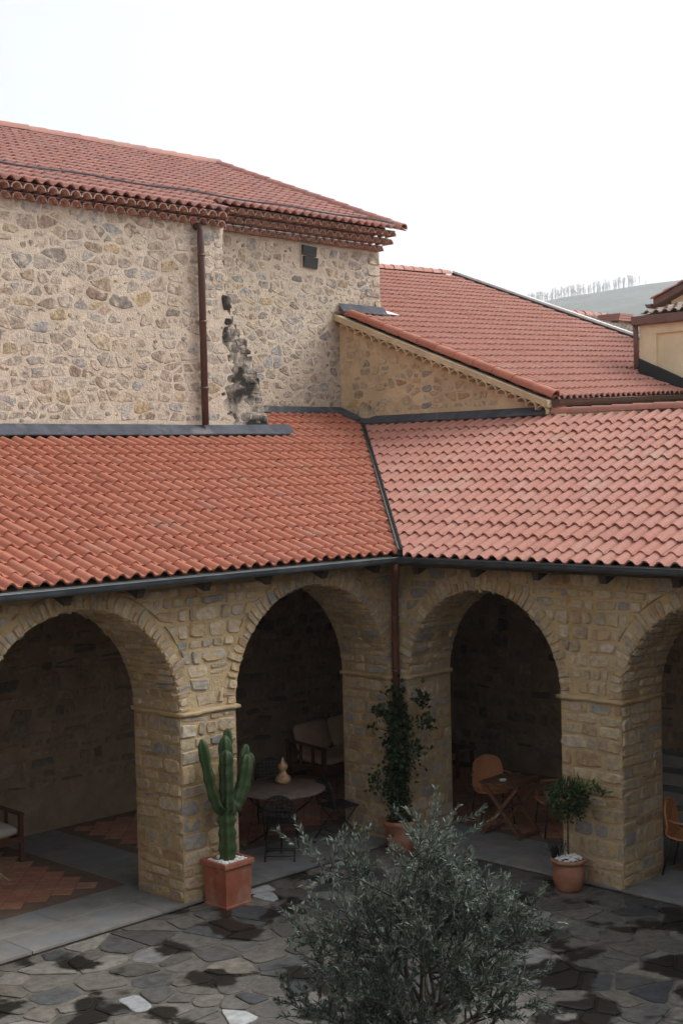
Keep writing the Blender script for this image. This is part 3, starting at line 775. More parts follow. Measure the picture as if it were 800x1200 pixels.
def rubble(st, f, u0, u1, z0, z1, mt, keep, skip=.13, su=.275, sz=.165, rise=.009):
    pts = []; z = z0 + sz * .3
    while z < z1 - sz * .2:
        u = u0 + random.uniform(0, su)
        while u < u1:
            if random.random() < .94: pts.append((u / su + random.gauss(0, .17), z / sz + random.gauss(0, .11)))
            if random.random() < .16: pts.append((u / su + random.uniform(.3, .6), z / sz + random.uniform(-.5, .5)))
            u += su * random.uniform(.65, 1.5)
        z += sz * random.uniform(.8, 1.12)
    for poly in voronoi(pts, (u0 / su, u1 / su, z0 / sz, z1 / sz), 20):
        poly = poly * [su, sz]; c = poly.mean(0)
        if not keep(c[0], c[1]): continue
        if random.random() < skip:                # mortar patch with a few chips
            for _ in range(3):
                p = c + [random.uniform(-.4, .4) * su, random.uniform(-.4, .4) * sz]; q = random.uniform(.015, .04)
                if keep(*p): st.add(stone_poly((p[0] - q * 1.5, p[0] + q * 1.5, p[1] - q, p[1] + q), .003, .3, 6, .8, 30), f, random.uniform(.004, .012), mt(*p))
            continue
        gap = random.choice((.007, .010, .015, .022, .034)); q = []
        for a, b in zip(poly, np.roll(poly, -1, 0)):
            L_ = np.linalg.norm(b - a)
            if L_ < .03: continue
            for t in ((.16, .55, .88) if L_ > .13 else (.3, .75)):
                p = a + (b - a) * (t + random.uniform(-.08, .08)); d = c - p; q.append(p + d / (np.linalg.norm(d) + 1e-6) * (gap + random.uniform(-.005, .012)))
        while len(q) > 11: q.pop(random.randrange(len(q)))
        q = np.array(q)
        if len(q) < 5 or np.ptp(q[:, 0]) < .05 or np.ptp(q[:, 1]) < .04: continue
        st.add(q, f, random.uniform(.002, rise), mt(c[0], c[1]))
def mtA(u, z):
    if 7.35 > z and u > .66 + .1 * math.sin(z * 7): return random.choice(('stone_sooty', 'stone_sooty', 'stone_sooty', 'stone_grime'))
    if 7.2 > z and u > .5 and random.random() < .3: return 'stone_grime'
    return 'stone_pale'
mb = MB(); zz = np.linspace(5.62, 7.34, 26)
ew = [(max(.70 + random.uniform(-.07, .10) + .12 * math.sin(z * 7), .6), edge_x(z) + random.uniform(-.04, .06)) for z in zz]
for k in range(25): mb.add([(ew[k][0], D1 - .003, zz[k]), (ew[k][1], D1 - .003, zz[k]), (ew[k + 1][1], D1 - .003, zz[k + 1]), (ew[k + 1][0], D1 - .003, zz[k + 1])], [(0, 1, 2, 3)])
mb.build('sooty_mortar', M['stone_grime'], wallA)
rubble(st, fA, -5.2, 1.6, 5.72, 8.74, mtA, lambda u, z: u < edge_x(z) - .04)
for z in np.arange(5.76, 7.3, .15):              # toothing left on the torn edge
    u = edge_x(z); h = random.uniform(.05, .075); k = random.uniform(.02, .09)
    st.add(stone_poly((u - .16, u + k, z - h, z + h), .008, .22), fA, random.uniform(.008, .02), random.choice(('stone_sooty', 'stone_grime')), -.12)
st.add(stone_poly((.60, .80, 7.42, 7.68), .01, .2), fA, .03, 'stone_sooty', -.05)
z = 7.72
while z < 8.55:                                  # edge stones of the projecting part above the tear
    h = random.uniform(.11, .19); k = random.uniform(.16, .27)
    st.add(stone_poly((.655 - k, .66, z, z + h), .014, .16, 9, .5), fA, random.uniform(.006, .016), 'stone_pale', -.05)
    if random.random() < .6: st.add(stone_poly((.26, .655 - k - .02, z + random.uniform(-.03, .03), z + h), .02, .22, 8, .55, 8), fA, random.uniform(.004, .012), 'stone_pale')
    z += h + random.uniform(.0, .04)
st.emit(wallA)
st = Stones()
rubble(st, fB, .7, TX + .01, 5.9, 8.82, lambda u, z: 'stone_pale', lambda u, z: u > edge_x(min(max(z, 5.4), 8.8)) - .3 and not (3.18 < u < 3.78 and 8.32 < z < 8.9), .14, .25, .155)
for z in np.arange(5.4, 8.75, .2):                # quoins of the right corner
    wd = random.uniform(.16, .42)
    st.add(stone_poly((TX - wd, TX + .015, z, z + .19), .012, .12, 9, .5), fB, random.uniform(.012, .03), 'stone_pale', -.06)
st.emit(wallB)
# vent: two dark louver slabs in a shallow hole
vent = MB().box(3.285, 3.665, DT2 - .02, DT2 + .02, 8.415, 8.815).build('vent', M['mortar_pale'], tall)
for z0, z1, dx in ((8.635, 8.80, 0), (8.43, 8.612, .025)):
    m = MB(); m.add([(3.30 + dx, DT2 - .042, z0), (3.63 + dx, DT2 - .042, z0 - .02), (3.63 + dx, DT2 - .07, z1 - .02), (3.30 + dx, DT2 - .07, z1),
                     (3.30 + dx, DT2 - .02, z0), (3.63 + dx, DT2 - .02, z0 - .02), (3.63 + dx, DT2 - .02, z1 - .02), (3.30 + dx, DT2 - .02, z1)],
                    [(0, 1, 2, 3), (0, 4, 5, 1), (3, 2, 6, 7), (0, 3, 7, 4), (1, 5, 6, 2)])
    m.build('louver', M['dark_glass'], vent)
# brown drainpipe on the projecting wall
px_ = .15
dpt = MB().tube([(px_ - .03, D1 + .05, 8.64), (px_ - .02, D1 - .07, 8.66), (px_ - .005, D1 - .10, 8.60), (px_, D1 - .085, 8.48), (px_, D1 - .085, 5.66)], .055, 10).build('drainpipe', M['brown_metal'], tall)
for z in (6.2, 7.2, 8.2): MB().tube([(px_, D1 - .085, z), (px_, D1 - .085, z + .035)], .062, 10).build('pipe_clip', M['brown_metal'], dpt)
# corbelled eaves (rows of half tiles) and the roof above
TS = .392; RY, RZ = 9.5, 11.16
zT = lambda y: RZ - TS * (RY - y)
mb = MB(); deck(mb, [(-14, 3.97), (.66, 3.97), (.66, 4.85), (TX + .02, 4.85), (TX + .02, RY), (-14, RY)], lambda x, y: zT(y))
deck(mb, [(-14, RY + .01), (TX + .02, RY + .01), (TX + .02, 15), (-14, 15)], lambda x, y: RZ - .4 * (y - RY))
roofT = mb.build('roof', M['dark_wood'], tall)
VTs = _n([0, 1, TS])
lay_tiles(roofT, M['tile_old'], (.66 - TW * 60, 3.72, zT(3.72)), (1, 0, 0), VTs, 60, 18, EXP, lambda p: p[1] < RY - .05, limit=190)
lay_tiles(roofT, M['tile_old'], (.66, 4.44, zT(4.44)), (1, 0, 0), VTs, 25, 16, EXP, lambda p: p[1] < RY - .05 and p[0] < TX + .12, limit=110)
cap_row(roofT, 'ridge_tile', M['tile_old'], (TX + .12, RY, RZ + .01), (-9, RY, RZ + .01), .12, .38)
cap_row(roofT, 'verge_tile', M['tile_old'], (TX + .03, 4.42, zT(4.42) + .03), (TX + .03, RY, RZ + .03), .10, .38, (0, -TS, 1))
mb = MB(); mb.tube([(x, 4.55, zT(4.55) + .095 + .012 * math.sin(x * 3)) for x in np.linspace(-9, TX - .1, 40)], .016, 5); mb.build('snow_guard_cable', M['lead'], roofT)
eav = MB()
for k in range(2): eav.box(-14, .64, D1 - .06 - .13 * k, D1 + .2, 8.69 + .108 * k + .086, 8.69 + .108 * k + .104)
ea = eav.build('eave_cornice', M['genoise'], tall)
for k in range(2): genoise_row(ea, M['genoise'], (-6.2 + .095 * k, D1 - .13 - .13 * k, 8.69 + .108 * k), (.68, D1 - .13 - .13 * k, 8.69 + .108 * k), (0, -1, 0), TW, .088, .26)
eav = MB()
for k in range(3): eav.box(.30, TX, DT2 - .09 - .16 * k, DT2 + .3, 8.85 + .113 * k + .087, 8.85 + .113 * k + .109)
ea = eav.build('eave_cornice', M['genoise'], tall)
for k in range(3): genoise_row(ea, M['genoise'], (.30 + .095 * (k % 2), DT2 - .16 - .16 * k, 8.85 + .113 * k), (TX + .06, DT2 - .16 - .16 * k, 8.85 + .113 * k), (0, -1, 0), TW, .088, .26)
mb = MB(); mb.add([(.645, 3.8, zT(3.8) - .02), (.645, DT2 + .1, zT(DT2 + .1) - .02), (.645, DT2 + .1, 8.6), (.645, D1, 8.68)], [(0, 1, 2, 3)])
mb.build('cornice_return', M['genoise'], tall)

# ================================================================== OCHRE SIDE BUILDING WITH THE LONG PINK ROOF
och = thing('ochre_side_building', 'low ochre building under a long pink tile slope beside the tall stone wall', 'building', (8, 4, 0), world=True)
OS = .38; yE = lambda x: .42 + .115 * (x - 4.1); zO = lambda y: 5.96 + OS * (y - .45); yRg = lambda x: 9.0 + .115 * (x - 4)
mb = MB(); wy = [.46, 2.0, 3.5, DT2 + .02]
mb.add([(D2, .46, 4.6), (D2, DT2 + .02, 4.6), (D2, DT2 + .02, zO(DT2) - .10), (D2, .46, zO(.46) - .10)], [(0, 1, 2, 3)])
mb.add([(D2 + .4, .46, 4.6), (D2 + .4, DT2 + .02, 4.6), (D2 + .4, DT2 + .02, zO(DT2) - .10), (D2 + .4, .46, zO(.46) - .10)], [(0, 1, 2, 3)])
mb.add([(D2, .46, 4.6), (D2 + .4, .46, 4.6), (D2 + .4, .46, zO(.46) - .10), (D2, .46, zO(.46) - .10)], [(0, 1, 2, 3)])
mb.box(D2 + .4, 9.2, .75, 1.0, 4.6, 5.80)
ow = mb.build('wall', M['plaster_ochre'], och); st = Stones()
rubble(st, lambda u, z, n: (D2 - n, u, z), .6, 4.85, 5.9, 7.5, lambda u, z: 'stone_warm', lambda u, z: z < zO(u) - .34 and random.random() < (.95 if u < 3.4 else .6), .12, .21, .14, .016)
st.emit(ow)
# the mortar mound in the corner above the valley
mb = MB(); V = []
for i in range(8):
    a = i / 7
    for j in range(10):
        b = j / 9; hw = .34 * (1 - a) ** .7 + .03
        V.append((D2 - .09 * (1 - a) ** 1.3 * math.sin(math.pi * b) * (1 + random.gauss(0, .12)) - .003, 4.33 + .12 * a + hw * (b * 2 - 1), 5.66 + .44 * a + random.gauss(0, .012)))
mb.add(V, [(i * 10 + j, i * 10 + j + 1, (i + 1) * 10 + j + 1, (i + 1) * 10 + j) for i in range(7) for j in range(9)], 0, True)
mb.build('mortar_haunch', material('mossy mortar', [(.46, .38, .26)], .95, .35, 5, .8, 18, .03, .1, ((.16, .145, .115), 2.6, .45, .62)), och)
mb = MB(); NP = 12
xsO = np.linspace(D2 + .02, 13.5, NP)
V = [(x, yE(x) + .03, zO(yE(x) + .03) - dk) for x in xsO] + [(x, yRg(x), zO(yRg(x)) - dk) for x in xsO] + [(x, yRg(x) + 5, zO(yRg(x)) - 1.9) for x in xsO]
V += [(v[0], v[1], v[2] - .1) for v in V]
q = NP; F = [(r * q + i, r * q + i + 1, (r + 1) * q + i + 1, (r + 1) * q + i) for r in (0, 1, 3, 4) for i in range(q - 1)]
F += [(i, i + 1, 3 * q + i + 1, 3 * q + i) for i in range(q - 1)]
for i in (0, q - 1): F += [(i, q + i, 4 * q + i, 3 * q + i), (q + i, 2 * q + i, 5 * q + i, 4 * q + i)]
mb.add(V, F); roofO = mb.build('roof', M['dark_wood'], och)
VOs = _n([0, 1, OS]); ncO = int((13.45 - D2) / TW)
sec = math.sqrt(1 + OS * OS)
HX, HY = 9.34, 2.08                               # corner of the cream house that stands on this roof
lay_tiles(roofO, M['tile_pink'], (D2 + .02, yE(4.22), zO(yE(4.22))), (1, 0, 0), VOs, ncO, 26, .36,
          lambda p: p[1] < yRg(p[0]) - .03 and not (p[0] > HX - .1 and p[1] < HY + .1), rowshift=lambda c: .115 * c * TW * sec)
cap_row(roofO, 'ridge_tile', M['tile_pink'], (8.5, yRg(8.5), zO(yRg(8.5)) + .02), (13.6, yRg(13.6), zO(yRg(13.6)) + .02), .12, .4)
cap_row(roofO, 'verge_tile', M['tile_orange'], (D2 + .03, .40, zO(.40) + .035), (D2 + .03, DT2 + .0, zO(DT2) + .035), .115, .42, (0, -OS, 1))
mb = MB(); mb.bar((13.55, 1.0, zO(1.0) + .10), (13.55, yRg(13.5), zO(yRg(13.5)) + .10), .14, .05, (0, 0, 1)); mb.build('verge_flashing', M['white_metal'], roofO)
mb = MB(); mb.bar((13.47, 1.0, zO(1.0) + .02), (13.47, yRg(13.5), zO(yRg(13.5)) + .02), .06, .10, (0, 0, 1)); mb.build('verge_board', M['tar'], roofO)
# scalloped mortar cornice of the rake
rk = MB(); rk.add([(D2 - .15, .42, zO(.42) - .03), (D2 - .15, DT2 - .02, zO(DT2 - .02) - .03), (D2 + .05, DT2 - .02, zO(DT2 - .02) - .03), (D2 + .05, .42, zO(.42) - .03),
                   (D2 - .15, .42, zO(.42) - .13), (D2 - .15, DT2 - .02, zO(DT2 - .02) - .13), (D2 + .05, DT2 - .02, zO(DT2 - .02) - .13), (D2 + .05, .42, zO(.42) - .13)],
                  [(0, 1, 2, 3), (7, 6, 5, 4), (0, 4, 5, 1), (0, 3, 7, 4), (1, 5, 6, 2)])
rko = rk.build('rake_cornice', M['plaster_ochre'], och)
genoise_row(rko, M['plaster_ochre'], (D2 - .165, .44, zO(.44) - .235), (D2 - .165, DT2 - .05, zO(DT2 - .05) - .235), (-1, 0, 0), .205, .102, .17)
# gutter, eave tiles
ga = (D2 - .05, yE(D2) - .10, zO(yE(D2)) - .02); gb = (HX + .3, yE(HX) - .10, zO(yE(HX)) - .02)
gutter(och, ga, gb, (0, -1, 0), .075, 'brown_metal')
mb = MB(); mb.bar((D2 + .1, yE(D2) + .08, zO(yE(D2)) - .12), (HX + .2, yE(HX) + .08, zO(yE(HX)) - .12), .05, .16); mb.build('eave_board', M['dark_wood'], och)
# lead where the slope meets the tall wall
strip(och, [(x, DT2 - .14, zO(DT2 - .14) + .075) for x in (D2 - .03, 4.7, TX + .06)], [(x, DT2 - .022, zO(DT2) + .17) for x in (D2 - .03, 4.7, TX + .06)])
strip(och, [(TX + .02, DT2 - .10, zO(DT2 - .10) + .09), (TX + .42, DT2 - .08, zO(DT2 - .1) + .085)], [(TX + .02, DT2 + .22, zO(DT2 + .2) + .1), (TX + .3, DT2 + .1, zO(DT2 + .1) + .09)], 'white_metal', 'loose_flashing')

# ================================================================== CREAM HOUSE ON THE RIGHT AND HOUSES BEHIND
ch = thing('cream_house', 'cream rendered house with brown fascia at the edge of the pink slope', 'house', (11, -1, 0), world=True)
mb = MB(); RX = HX
mb.box(RX, RX + 5, -6, HY, 4.5, 7.50)
cw = bevel(mb.build('wall', M['cream'], ch), .02, 1)
# raised surround leaving a recessed panel
mb = MB(); mb.add([(RX - .06, HY, 5.0), (RX - .06, 1.72, 5.0), (RX - .06, 1.72, 7.32), (RX - .06, -6, 7.32), (RX - .06, -6, 7.5), (RX - .06, HY, 7.5)], [(0, 1, 2, 3, 4, 5)])
mb.add([(RX - .06, 1.72, 5.0), (RX + .01, 1.72, 5.0), (RX + .01, 1.72, 7.32), (RX - .06, 1.72, 7.32)], [(0, 1, 2, 3)])
mb.add([(RX - .06, 1.72, 7.32), (RX + .01, 1.72, 7.32), (RX + .01, -6, 7.32), (RX - .06, -6, 7.32)], [(0, 1, 2, 3)])
mb.add([(RX - .06, HY, 5.0), (RX + .01, HY, 5.0), (RX + .01, HY, 7.5), (RX - .06, HY, 7.5)], [(0, 1, 2, 3)])
mb.build('wall_surround', M['cream'], ch)
mb = MB(); mb.box(RX - .20, RX - .06, -6.2, HY + .10, 7.49, 7.66); mb.box(RX - .06, RX + 5.2, HY + .003, HY + .10, 7.49, 7.66)
bevel(mb.build('fascia', M['fascia'], ch), .02, 2)
mb = MB(); deck(mb, [(RX - .2, -6.2), (RX + 2.6, -6.2), (RX + 2.6, HY + .06), (RX - .16, HY + .06)], lambda x, y: 7.72 + .20 * (x - RX)); cr = mb.build('roof', M['tile_grey'], ch)
lay_tiles(cr, M['tile_grey'], (RX - .17, -6.2, 7.685), (0, 1, 0), _n([1, 0, .20]), 43, 8, .36, lambda p: True, limit=60)
mb = MB(); mb.tube([(RX - .1, HY + .07, 7.55), (RX - .1, HY + .05, 7.3), (RX - .1, HY + .05, zO(HY) + .1)], .05, 8); mb.build('downpipe', M['fascia'], ch)
# dark flashing stepping down the slope
mb = MB(); y0, y1 = HY + .02, 1.18
V = [(x, y, z) for x in (RX - .10, RX - .02) for y, z in ((y0, zO(y0) - .02), (y1, zO(y1) - .12), (y1, zO(y1) + .22), (y0, zO(y0) + .30))]
mb.add(V, [(0, 1, 2, 3), (4, 7, 6, 5), (3, 2, 6, 7), (1, 5, 6, 2), (0, 3, 7, 4)]); mb.build('base_flashing', M['tar'], ch)

gh = thing('gabled_house', 'cream gabled house peeping over the roof of the cream house', 'house', (16, 1.5, 0), world=True)
gy0, gyr, gy1 = 4.0, .8, -2.4; gz0 = 8.42; gzr = gz0 + .39 * (gy0 - gyr)
mb = MB(); pr = [(13.6, y, z) for y, z in ((gy0, 4), (gy1, 4), (gy1, gz0), (gyr, gzr), (gy0, gz0))]; V = pr + [(20, y, z) for _, y, z in pr]
mb.add(V, [(0, 1, 2, 3, 4), (9, 8, 7, 6, 5)] + [(k, (k + 1) % 5, 5 + (k + 1) % 5, 5 + k) for k in range(5)]); mb.build('wall', M['cream'], gh)
mb = MB()
for s in (1, -1):
    e = gy0 + .3 if s > 0 else gy1 - .3; ez = gzr - .39 * abs(e - gyr)
    V = [(x, y, z + dz) for dz in (.02, .16) for x in (13.35, 20.2) for y, z in ((gyr, gzr), (e, ez))]
    mb.add(V, [(0, 1, 3, 2), (4, 6, 7, 5), (0, 4, 5, 1), (2, 3, 7, 6), (1, 5, 7, 3)])
rg = mb.build('roof', M['fascia'], gh)
lay_tiles(rg, M['tile_old'], (13.3, gy0 + .34, gzr - .39 * (gy0 + .34 - gyr) + .17), (1, 0, 0), _n([0, -1, .39]), 34, 10, .36, lambda p: p[1] > gyr, limit=40)
gutter(gh, (13.3, gy0 + .40, gzr - .39 * (gy0 + .4 - gyr) + .1), (20, gy0 + .40, gzr - .39 * (gy0 + .4 - gyr) + .1), (0, 1, 0), .07, 'fascia')

oh = thing('old_tiled_house', 'distant house with lichen grey tiled roof and stub of red chimney tiles', 'house', (21, 9, 0), world=True)
MB().box(17.6, 26, 6.2, 14, 3.5, 7.9).build('wall', M['plain_wall'], oh)
mb = MB(); deck(mb, [(17.2, 5.8), (26.4, 5.8), (26.4, 10.2), (17.2, 10.2)], lambda x, y: 7.70 + .28 * (y - 5.8)); ro = mb.build('roof', M['tile_grey'], oh)
lay_tiles(ro, M['tile_grey'], (17.2, 5.75, 7.72), (1, 0, 0), _n([0, 1, .28]), 47, 13, .36, lambda p: True, limit=60)
cap_row(ro, 'ridge_tile', M['tile_old'], (17.2, 10.2, 8.97), (26.4, 10.2, 8.97), .14, .4)
for (cx_, cy_, s, h) in ((19.0, 9.0, .3, .3), (19.6, 8.6, .2, .2), (19.9, 9.4, .25, .25)):
    m = MB(); m.box(cx_ - s, cx_ + s, cy_ - s, cy_ + s, 8.2, 8.50 + h * .6); c_ = m.build('chimney', M['tile_grey'], oh)
    for k in range(3): MB().box(cx_ - s * 1.25 + .04 * k, cx_ + s * 1.15, cy_ - s * 1.2, cy_ + s * 1.2, 8.50 + h * .6 + .002 + .07 * k, 8.50 + h * .6 + .06 + .07 * k).build('chimney_tile', M['tile_old'], c_)

# ================================================================== FURNITURE
def arc(c, r, a0, a1, n, ax=0, bx=2, k=1.0):
    out = []
    for i in range(n + 1):
        a = a0 + (a1 - a0) * i / n; p = list(c); p[ax] += r * math.cos(a); p[bx] += r * k * math.sin(a); out.append(tuple(p))
    return out
FLOOR = FZ + .002
def copy_tree(o, loc, rz, label):
    c = o.copy(); col.objects.link(c); c.location = loc; c.rotation_euler = (0, 0, rz); c['label'] = label
    for ch in list(o.children):
        d = ch.copy(); col.objects.link(d); d.parent = c
        for g_ in list(ch.children):
            e = g_.copy(); col.objects.link(e); e.parent = d
    return c
# folding iron bistro chair: front -Y, back +Y
def bistro(loc, rz, label):
    t = thing('bistro_chair', label, 'chair', loc, rz, 'folding iron chairs at the round table')
    I = M['black_iron']; w_ = .20
    m = MB(); m.tube([(-w_, .20, .50)] + [(-w_ + .0, .21, .62)] + arc((0, .215, .66), w_, math.pi, 0, 10, k=.85) + [(w_, .21, .62), (w_, .20, .50)], .011, 6); m.tube([(-w_, .205, .56), (w_, .205, .56)], .009, 6)
    bk = m.build('backrest', I, t)
    for i in range(-3, 4):                        # lattice strips
        x = i * .052; h = .66 + .85 * math.sqrt(max(w_ * w_ - x * x, 0))
        MB().box(x - .011, x + .011, .206, .211, .56, h).build('lattice_strip', I, bk)
    for k in range(5):
        z = .60 + k * .05; half = w_ if z < .66 else math.sqrt(max(w_ * w_ - ((z - .66) / .85) ** 2, .0004))
        MB().box(-half, half, .2125, .2175, z - .011, z + .011).build('lattice_strip', I, bk)
    m = MB(); m.tube([(-.2, -.2, .45), (.2, -.2, .45), (.2, .18, .45), (-.2, .18, .45), (-.2, -.2, .45)], .010, 6); se = m.build('seat', I, t)
    for k in range(7): MB().box(-.2 + .028 + k * .0575 - .013, -.2 + .028 + k * .0575 + .013, -.2, .18, .452, .457).build('seat_strip', I, se)
    for k in range(7): MB().box(-.2, .2, -.2 + .027 + k * .0543 - .013, -.2 + .027 + k * .0543 + .013, .4575, .462).build('seat_strip', I, se)
    for s in (-1, 1):
        MB().tube([(s * .205, .205, .56), (s * .207, .10, .38), (s * .207, -.22, .0)], .010, 6).build('leg', I, t)
        MB().tube([(s * .185, -.19, .45), (s * .185, .03, .23), (s * .185, .25, .0)], .010, 6).build('leg', I, t)
    MB().tube([(-.207, -.185, .05), (.207, -.185, .05)], .007, 6).build('rung', I, t)
    MB().tube([(-.185, .20, .06), (.185, .20, .06)], .007, 6).build('rung', I, t)
    MB().tube([(-.185, .145, .12), (.185, .145, .12)], .007, 6).build('rung', I, t)
    return t
TCX, TCY = -1.20, .98
b0 = bistro((-1.62, .55, FLOOR), rad(-45), 'black iron folding chair whose back hides the front rim of the round table')
def face(dx, dy): return math.atan2(dx, -dy) if False else math.atan2(dx, -dy)
# local front is -Y: rotate so that -Y points towards (dx, dy)
def rot_to(dx, dy): return math.atan2(dx, -dy)
b0.rotation_euler = (0, 0, rot_to(.75, .66))
copy_tree(b0, (-.42, 2.02, FLOOR), rot_to(-.6, -.8), 'black iron folding chair with lattice back beyond the gold ornament')
copy_tree(b0, (-.52, .62, FLOOR), rot_to(.98, -.2), 'black iron folding chair turned aside from the table, beside the corner pier')
copy_tree(b0, (-1.83, 1.45, FLOOR), rot_to(1, -.3), 'black iron folding chair half hidden by the cactus')
tb = thing('round_table', 'round dull stone topped table on black iron legs under the arch', 'table', (TCX, TCY, FLOOR))
m = MB(); m.lathe([(.02, .715), (.565, .715), (.58, .722), (.582, .738), (.574, .748), (.02, .750)], 40); m.build('table_top', M['table_stone'], tb)
MB().lathe([(.47, .695), (.49, .695), (.49, .714), (.47, .714)], 32).build('apron_ring', M['black_iron'], tb)
for k in range(4):
    a = rad(45 + 90 * k); c_, s_ = math.cos(a), math.sin(a)
    MB().tube([(c_ * r, s_ * r, z) for r, z in ((.46, .70), (.36, .55), (.16, .40), (.12, .30), (.22, .14), (.40, .03), (.44, .0))], .013, 7).build('leg', M['black_iron'], tb)
MB().lathe([(.10, .385), (.13, .385), (.13, .41), (.10, .41)], 18).build('leg_ring', M['black_iron'], tb)
orn = MB().lathe([(.02, 0), (.085, .004), (.105, .04), (.098, .085), (.06, .12), (.038, .15), (.042, .18), (.062, .205), (.066, .235), (.05, .262), (.028, .285), (.018, .32), (.008, .345), (.002, .35)], 20).build('table_ornament', M['gold'])
orn.location = (-1.02, 1.13, FLOOR + .751); tag(orn, 'gold gourd shaped ornament standing on the round table', 'ornament')

# loveseat against the rear wall (front faces -y)
def cushion(name, cx, cy, cz, sx, sy, sz, mat, parent, rx=0.0, n=10):
    """soft box: superellipsoid sheet with pinched corners"""
    V = []; F = []; m_ = 14
    for i in range(n + 1):
        ph = -math.pi / 2 + math.pi * i / n
        for j in range(m_ * 2):
            th_ = 2 * math.pi * j / (m_ * 2)
            f = lambda v, e: math.copysign(abs(v) ** e, v)
            x = sx * f(math.cos(ph), .5) * f(math.cos(th_), .35); y = sy * f(math.cos(ph), .5) * f(math.sin(th_), .35); z = sz * f(math.sin(ph), .8) * (1 - .18 * (abs(x / sx) ** 4 + abs(y / sy) ** 4) / 2)
            V.append((x, y, z))
    q = m_ * 2
    F = [(i * q + j, i * q + (j + 1) % q, (i + 1) * q + (j + 1) % q, (i + 1) * q + j) for i in range(n) for j in range(q)]
    R_ = Matrix.Rotation(rx, 3, 'X'); V = [tuple(R_ @ Vector(v) + Vector((cx, cy, cz))) for v in V]
    return MB().add(V, F, 0, True).build(name, mat, parent)
so = thing('loveseat', 'brown wooden loveseat with beige cushions in the shade of the porch', 'sofa', (2.12, 3.1, FLOOR))
Wd = .78; W_ = M['brown_wood']
for s in (-1, 1):
    for y in (-.36, .42): MB().box(s * Wd - .03, s * Wd + .03, y - .03, y + .03, 0, .60 if y < 0 else .66).build('leg', W_, so)
    bevel(MB().add([], []).bar((s * Wd, -.40, .605), (s * Wd, .46, .67), .085, .032).build('armrest', W_, so), .006)
    for y in (-.12, .15): MB().box(s * Wd - .015, s * Wd + .015, y - .02, y + .02, .32, .62).build('arm_slat', W_, so)
    MB().box(s * Wd - .018, s * Wd + .018, -.33, .39, .26, .33).build('side_rail', W_, so)
MB().box(-Wd + .03, Wd - .03, -.385, -.335, .24, .33).build('front_rail', W_, so)
MB().box(-Wd + .03, Wd - .03, .39, .43, .60, .66).build('back_rail', W_, so)
for k in range(5): MB().box(-Wd + .03, Wd - .03, -.30 + .14 * k, -.22 + .14 * k, .30, .32).build('seat_slat', W_, so)
for s in (-1, 1):
    cushion('seat_cushion', s * .375, -.02, .40, .37, .38, .075, M['cushion'], so)
    cushion('back_cushion', s * .375, .30, .68, .36, .24, .085, M['cushion'], so, rad(72))
# side basket-like dark trunk under the loveseat is left in shade; armchair at the left
def armchair(loc, rz, label):
    t = thing('armchair', label, 'armchair', loc, rz); w_ = .33
    for s in (-1, 1):
        for y in (-.34, .34): MB().box(s * w_ - .026, s * w_ + .026, y - .026, y + .026, 0, .60).build('leg', W_, t)
        MB().bar((s * w_, -.38, .612), (s * w_, .40, .632), .07, .03).build('armrest', W_, t)
        MB().box(s * w_ - .016, s * w_ + .016, -.31, .31, .27, .33).build('side_rail', W_, t)
        MB().box(s * w_ - .015, s * w_ + .015, -.02, .02, .33, .60).build('arm_slat', W_, t)
    MB().box(-w_ + .026, w_ - .026, -.36, -.315, .25, .33).build('front_rail', W_, t)
    MB().bar((-w_ + .0, .36, .78), (w_, .36, .78), .03, .07).build('back_rail', W_, t)
    cushion('seat_cushion', 0, -.02, .41, .31, .36, .085, M['cushion_grey'], t)
    cushion('back_cushion', 0, .27, .66, .31, .22, .08, M['cushion_grey'], t, rad(74))
    return t
armchair((-4.24, 3.28, FLOOR), 0, 'brown wooden armchair with pale grey cushions by the plastered rear wall')

# folding slatted table
ft = thing('folding_table', 'square slatted brown wooden folding table with crossed legs', 'table', (1.12, -1.00, FLOOR), rad(4))
h_ = .31
for k in range(8):
    y = -h_ + .039 + k * .0775; bevel(MB().box(-h_, h_, y - .034, y + .034, .70, .722, ).build('slat', M['teak'], ft), .004, 1)
for s in (-1, 1): MB().box(s * .24 - .02, s * .24 + .02, -h_ + .01, h_ - .01, .672, .699).build('batten', M['teak'], ft)
for s in (-1, 1):
    for k, o in ((1, .0), (-1, .035)):
        MB().bar((s * (.255 - o), k * -.27, .675), (s * (.255 - o), k * .30, .0), .03, .045, (0, 1, 0)).build('leg', M['teak'], ft)
for y in (-.27, .27): MB().bar((-.255, y * 1.02, .03), (.255, y * 1.02, .03), .035, .03).build('foot_bar', M['teak'], ft)
MB().bar((-.24, 0, .36), (.24, 0, .36), .02, .02).build('cross_bar', M['teak'], ft)
ash = MB().lathe([(.002, 0), (.045, 0), (.052, .02), (.048, .022), (.040, .008), (.002, .007)], 16).build('ashtray', M['pebble']); ash.location = (1.0, -.97, FLOOR + .7235)
tag(ash, 'small pale ashtray lying on the slatted folding table', 'ashtray')

